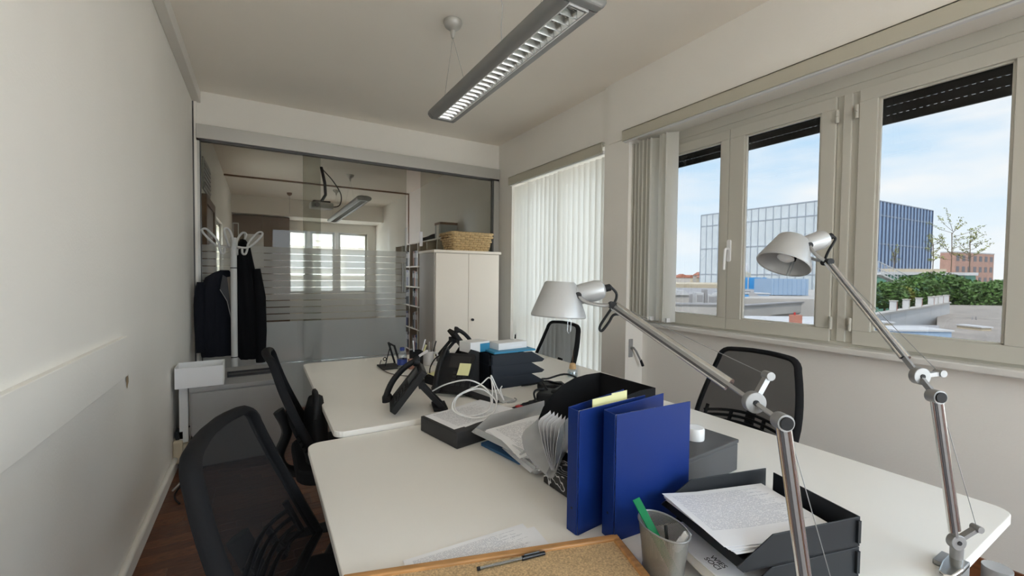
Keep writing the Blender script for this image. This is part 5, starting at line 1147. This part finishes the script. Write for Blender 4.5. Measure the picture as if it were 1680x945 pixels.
def crown(c, r, n, s, rnd, mt, t, nm='crown'):
    m = MB()
    for _ in range(n):
        while True:
            v = Vector((rnd.uniform(-1, 1), rnd.uniform(-1, 1), rnd.uniform(-1, 1)))
            if .25 < v.length < 1: break
        v = v.normalized()*(v.length**.5); p = Vector((c[0]+v.x*r[0], c[1]+v.y*r[1], c[2]+v.z*r[2]))
        a = Vector((rnd.uniform(-1, 1), rnd.uniform(-1, 1), rnd.uniform(-.6, .6))).normalized()*s*rnd.uniform(.6, 1.3); b = a.orthogonal().normalized()*s*rnd.uniform(.35, .7); b.rotate(Quaternion(a.normalized(), rnd.uniform(0, 6.28)))
        m.add([tuple(p-a), tuple(p-b), tuple(p+a), tuple(p+b)], [(0, 1, 2, 3)])
    q = m.build(nm, mt, t); q['kind'] = 'stuff'; return q
rq = random.Random(4)
bed = slab('planting_bed', 'roof garden bed under the green bushes', 'planting bed', 'terrace', [ext(1425, 450, 36), ext(1720, 450, 36), ext(1720, 450, 43.5), ext(1425, 450, 43.5)], -20, zrow(1540, 488, 40)-2.6)
for k, (px, py, dp, rx, rz_, mt, lab) in enumerate(((1452, 484, 38, 1.6, 1.2, 'leaf', 'small green bush left of the terrace chimneys'), (1500, 482, 40, 2.3, 1.7, 'leaf', 'rounded green bush behind the white terrace wall'), (1535, 478, 41, 2.6, 1.9, 'leaf', 'tallest green bush in front of the green building'), (1578, 486, 40, 2.6, 1.6, 'leaf', 'broad green bush above the terrace railing'), (1618, 490, 38, 2.2, 1.5, 'leaf', 'green bush in front of the white rooftop wing'), (1655, 488, 38, 2.2, 1.7, 'leaf', 'rightmost green bush at the window edge'), (1474, 484, 39, 1.1, .8, 'leaf_pale', 'small yellowish bush between the green bushes'))):
    p = ext(px, py, dp); zb_ = zrow(1540, 488, 40)-2.6; hz = p.z-zb_; t = thing('bush', lab, 'bush', (p.x, p.y, zb_), group='bushes beyond the terrace'); crown((0, 0, hz), (rx, rx, rz_), int(900*rx), .17, rq, mt, t, 'foliage'); MB().cyl((0, 0, 0), (0, 0, hz-.3), .10, .06, n=6).build('stem', 'bark', t)
for k, (px, py, dp, hh, sp, nl, lab) in enumerate(((1530, 446, 55, 4.6, 1.2, 180, 'thin young tree in front of the office block corner'), (1560, 448, 55, 6.4, 3.3, 300, 'spindly young tree with wide bare branches in the middle of the right pane'), (1590, 448, 55, 5.2, 2.3, 240, 'spindly young tree before the brick building'), (1466, 447, 55, 3.2, .8, 30, 'thin young tree left, against the blue facade'))):
    p = ext(px, py, dp); t = thing('young_tree', lab, 'tree', (p.x, p.y, z1-20+.35), group='young trees on the roof garden'); rr = random.Random(30+k)
    MB().tube(spline([(0, 0, 0), (.05, 0, hh*.4), (-.05, .05, hh*.8)]), .045, 6).build('trunk', 'bark', t); lm = MB()
    for b in range(12):
        z = hh*rr.uniform(.25, .85); a = rr.uniform(0, 6.28); e = Vector((math.cos(a)*sp*rr.uniform(.5, 1), math.sin(a)*sp*rr.uniform(.5, 1), z+rr.uniform(.3, hh*.45)))
        MB().tube(spline([(0, 0, z), tuple(Vector((0, 0, z)).lerp(e, .5)+Vector((0, 0, -.15))), tuple(e)], 4), [.028-.0022*i for i in range(9)], 5).build('branch', 'bark', t)
        for _ in range(nl//12+3):
            s = rr.uniform(.3, 1); q = Vector((0, 0, z)).lerp(e, s)+Vector((rr.uniform(-.18, .18), rr.uniform(-.18, .18), rr.uniform(-.18, .18))); a1 = Vector((rr.uniform(-1, 1), rr.uniform(-1, 1), rr.uniform(-1, 1))).normalized()*.13; b1 = a1.orthogonal().normalized()*.07
            lm.add([tuple(q-a1), tuple(q-b1), tuple(q+a1), tuple(q+b1)], [(0, 1, 2, 3)])
    q = lm.build('foliage', 'leaf_pale', t); q['kind'] = 'stuff'
# --- buildings beyond the far windows of the neighbouring room
ap = thing('apartment_block', 'pale apartment block with shutters seen through the far windows', 'building', (.5, 24, -20))
MB().box((0, 0, 0), (8, 6, 24.4)).build('walls', 'roof_pale', ap)
for r in range(6):
    for c in range(5): MB().box((.4+c*1.5, -.08, 15.5+r*1.5), (1.4+c*1.5, 0, 16.5+r*1.5)).build('shutter', 'roof_grey', ap)
for r in range(6): MB().box((0, -.5, 15.2+r*1.5), (8, 0, 15.3+r*1.5)).build('balcony_edge', 'roof_white', ap)
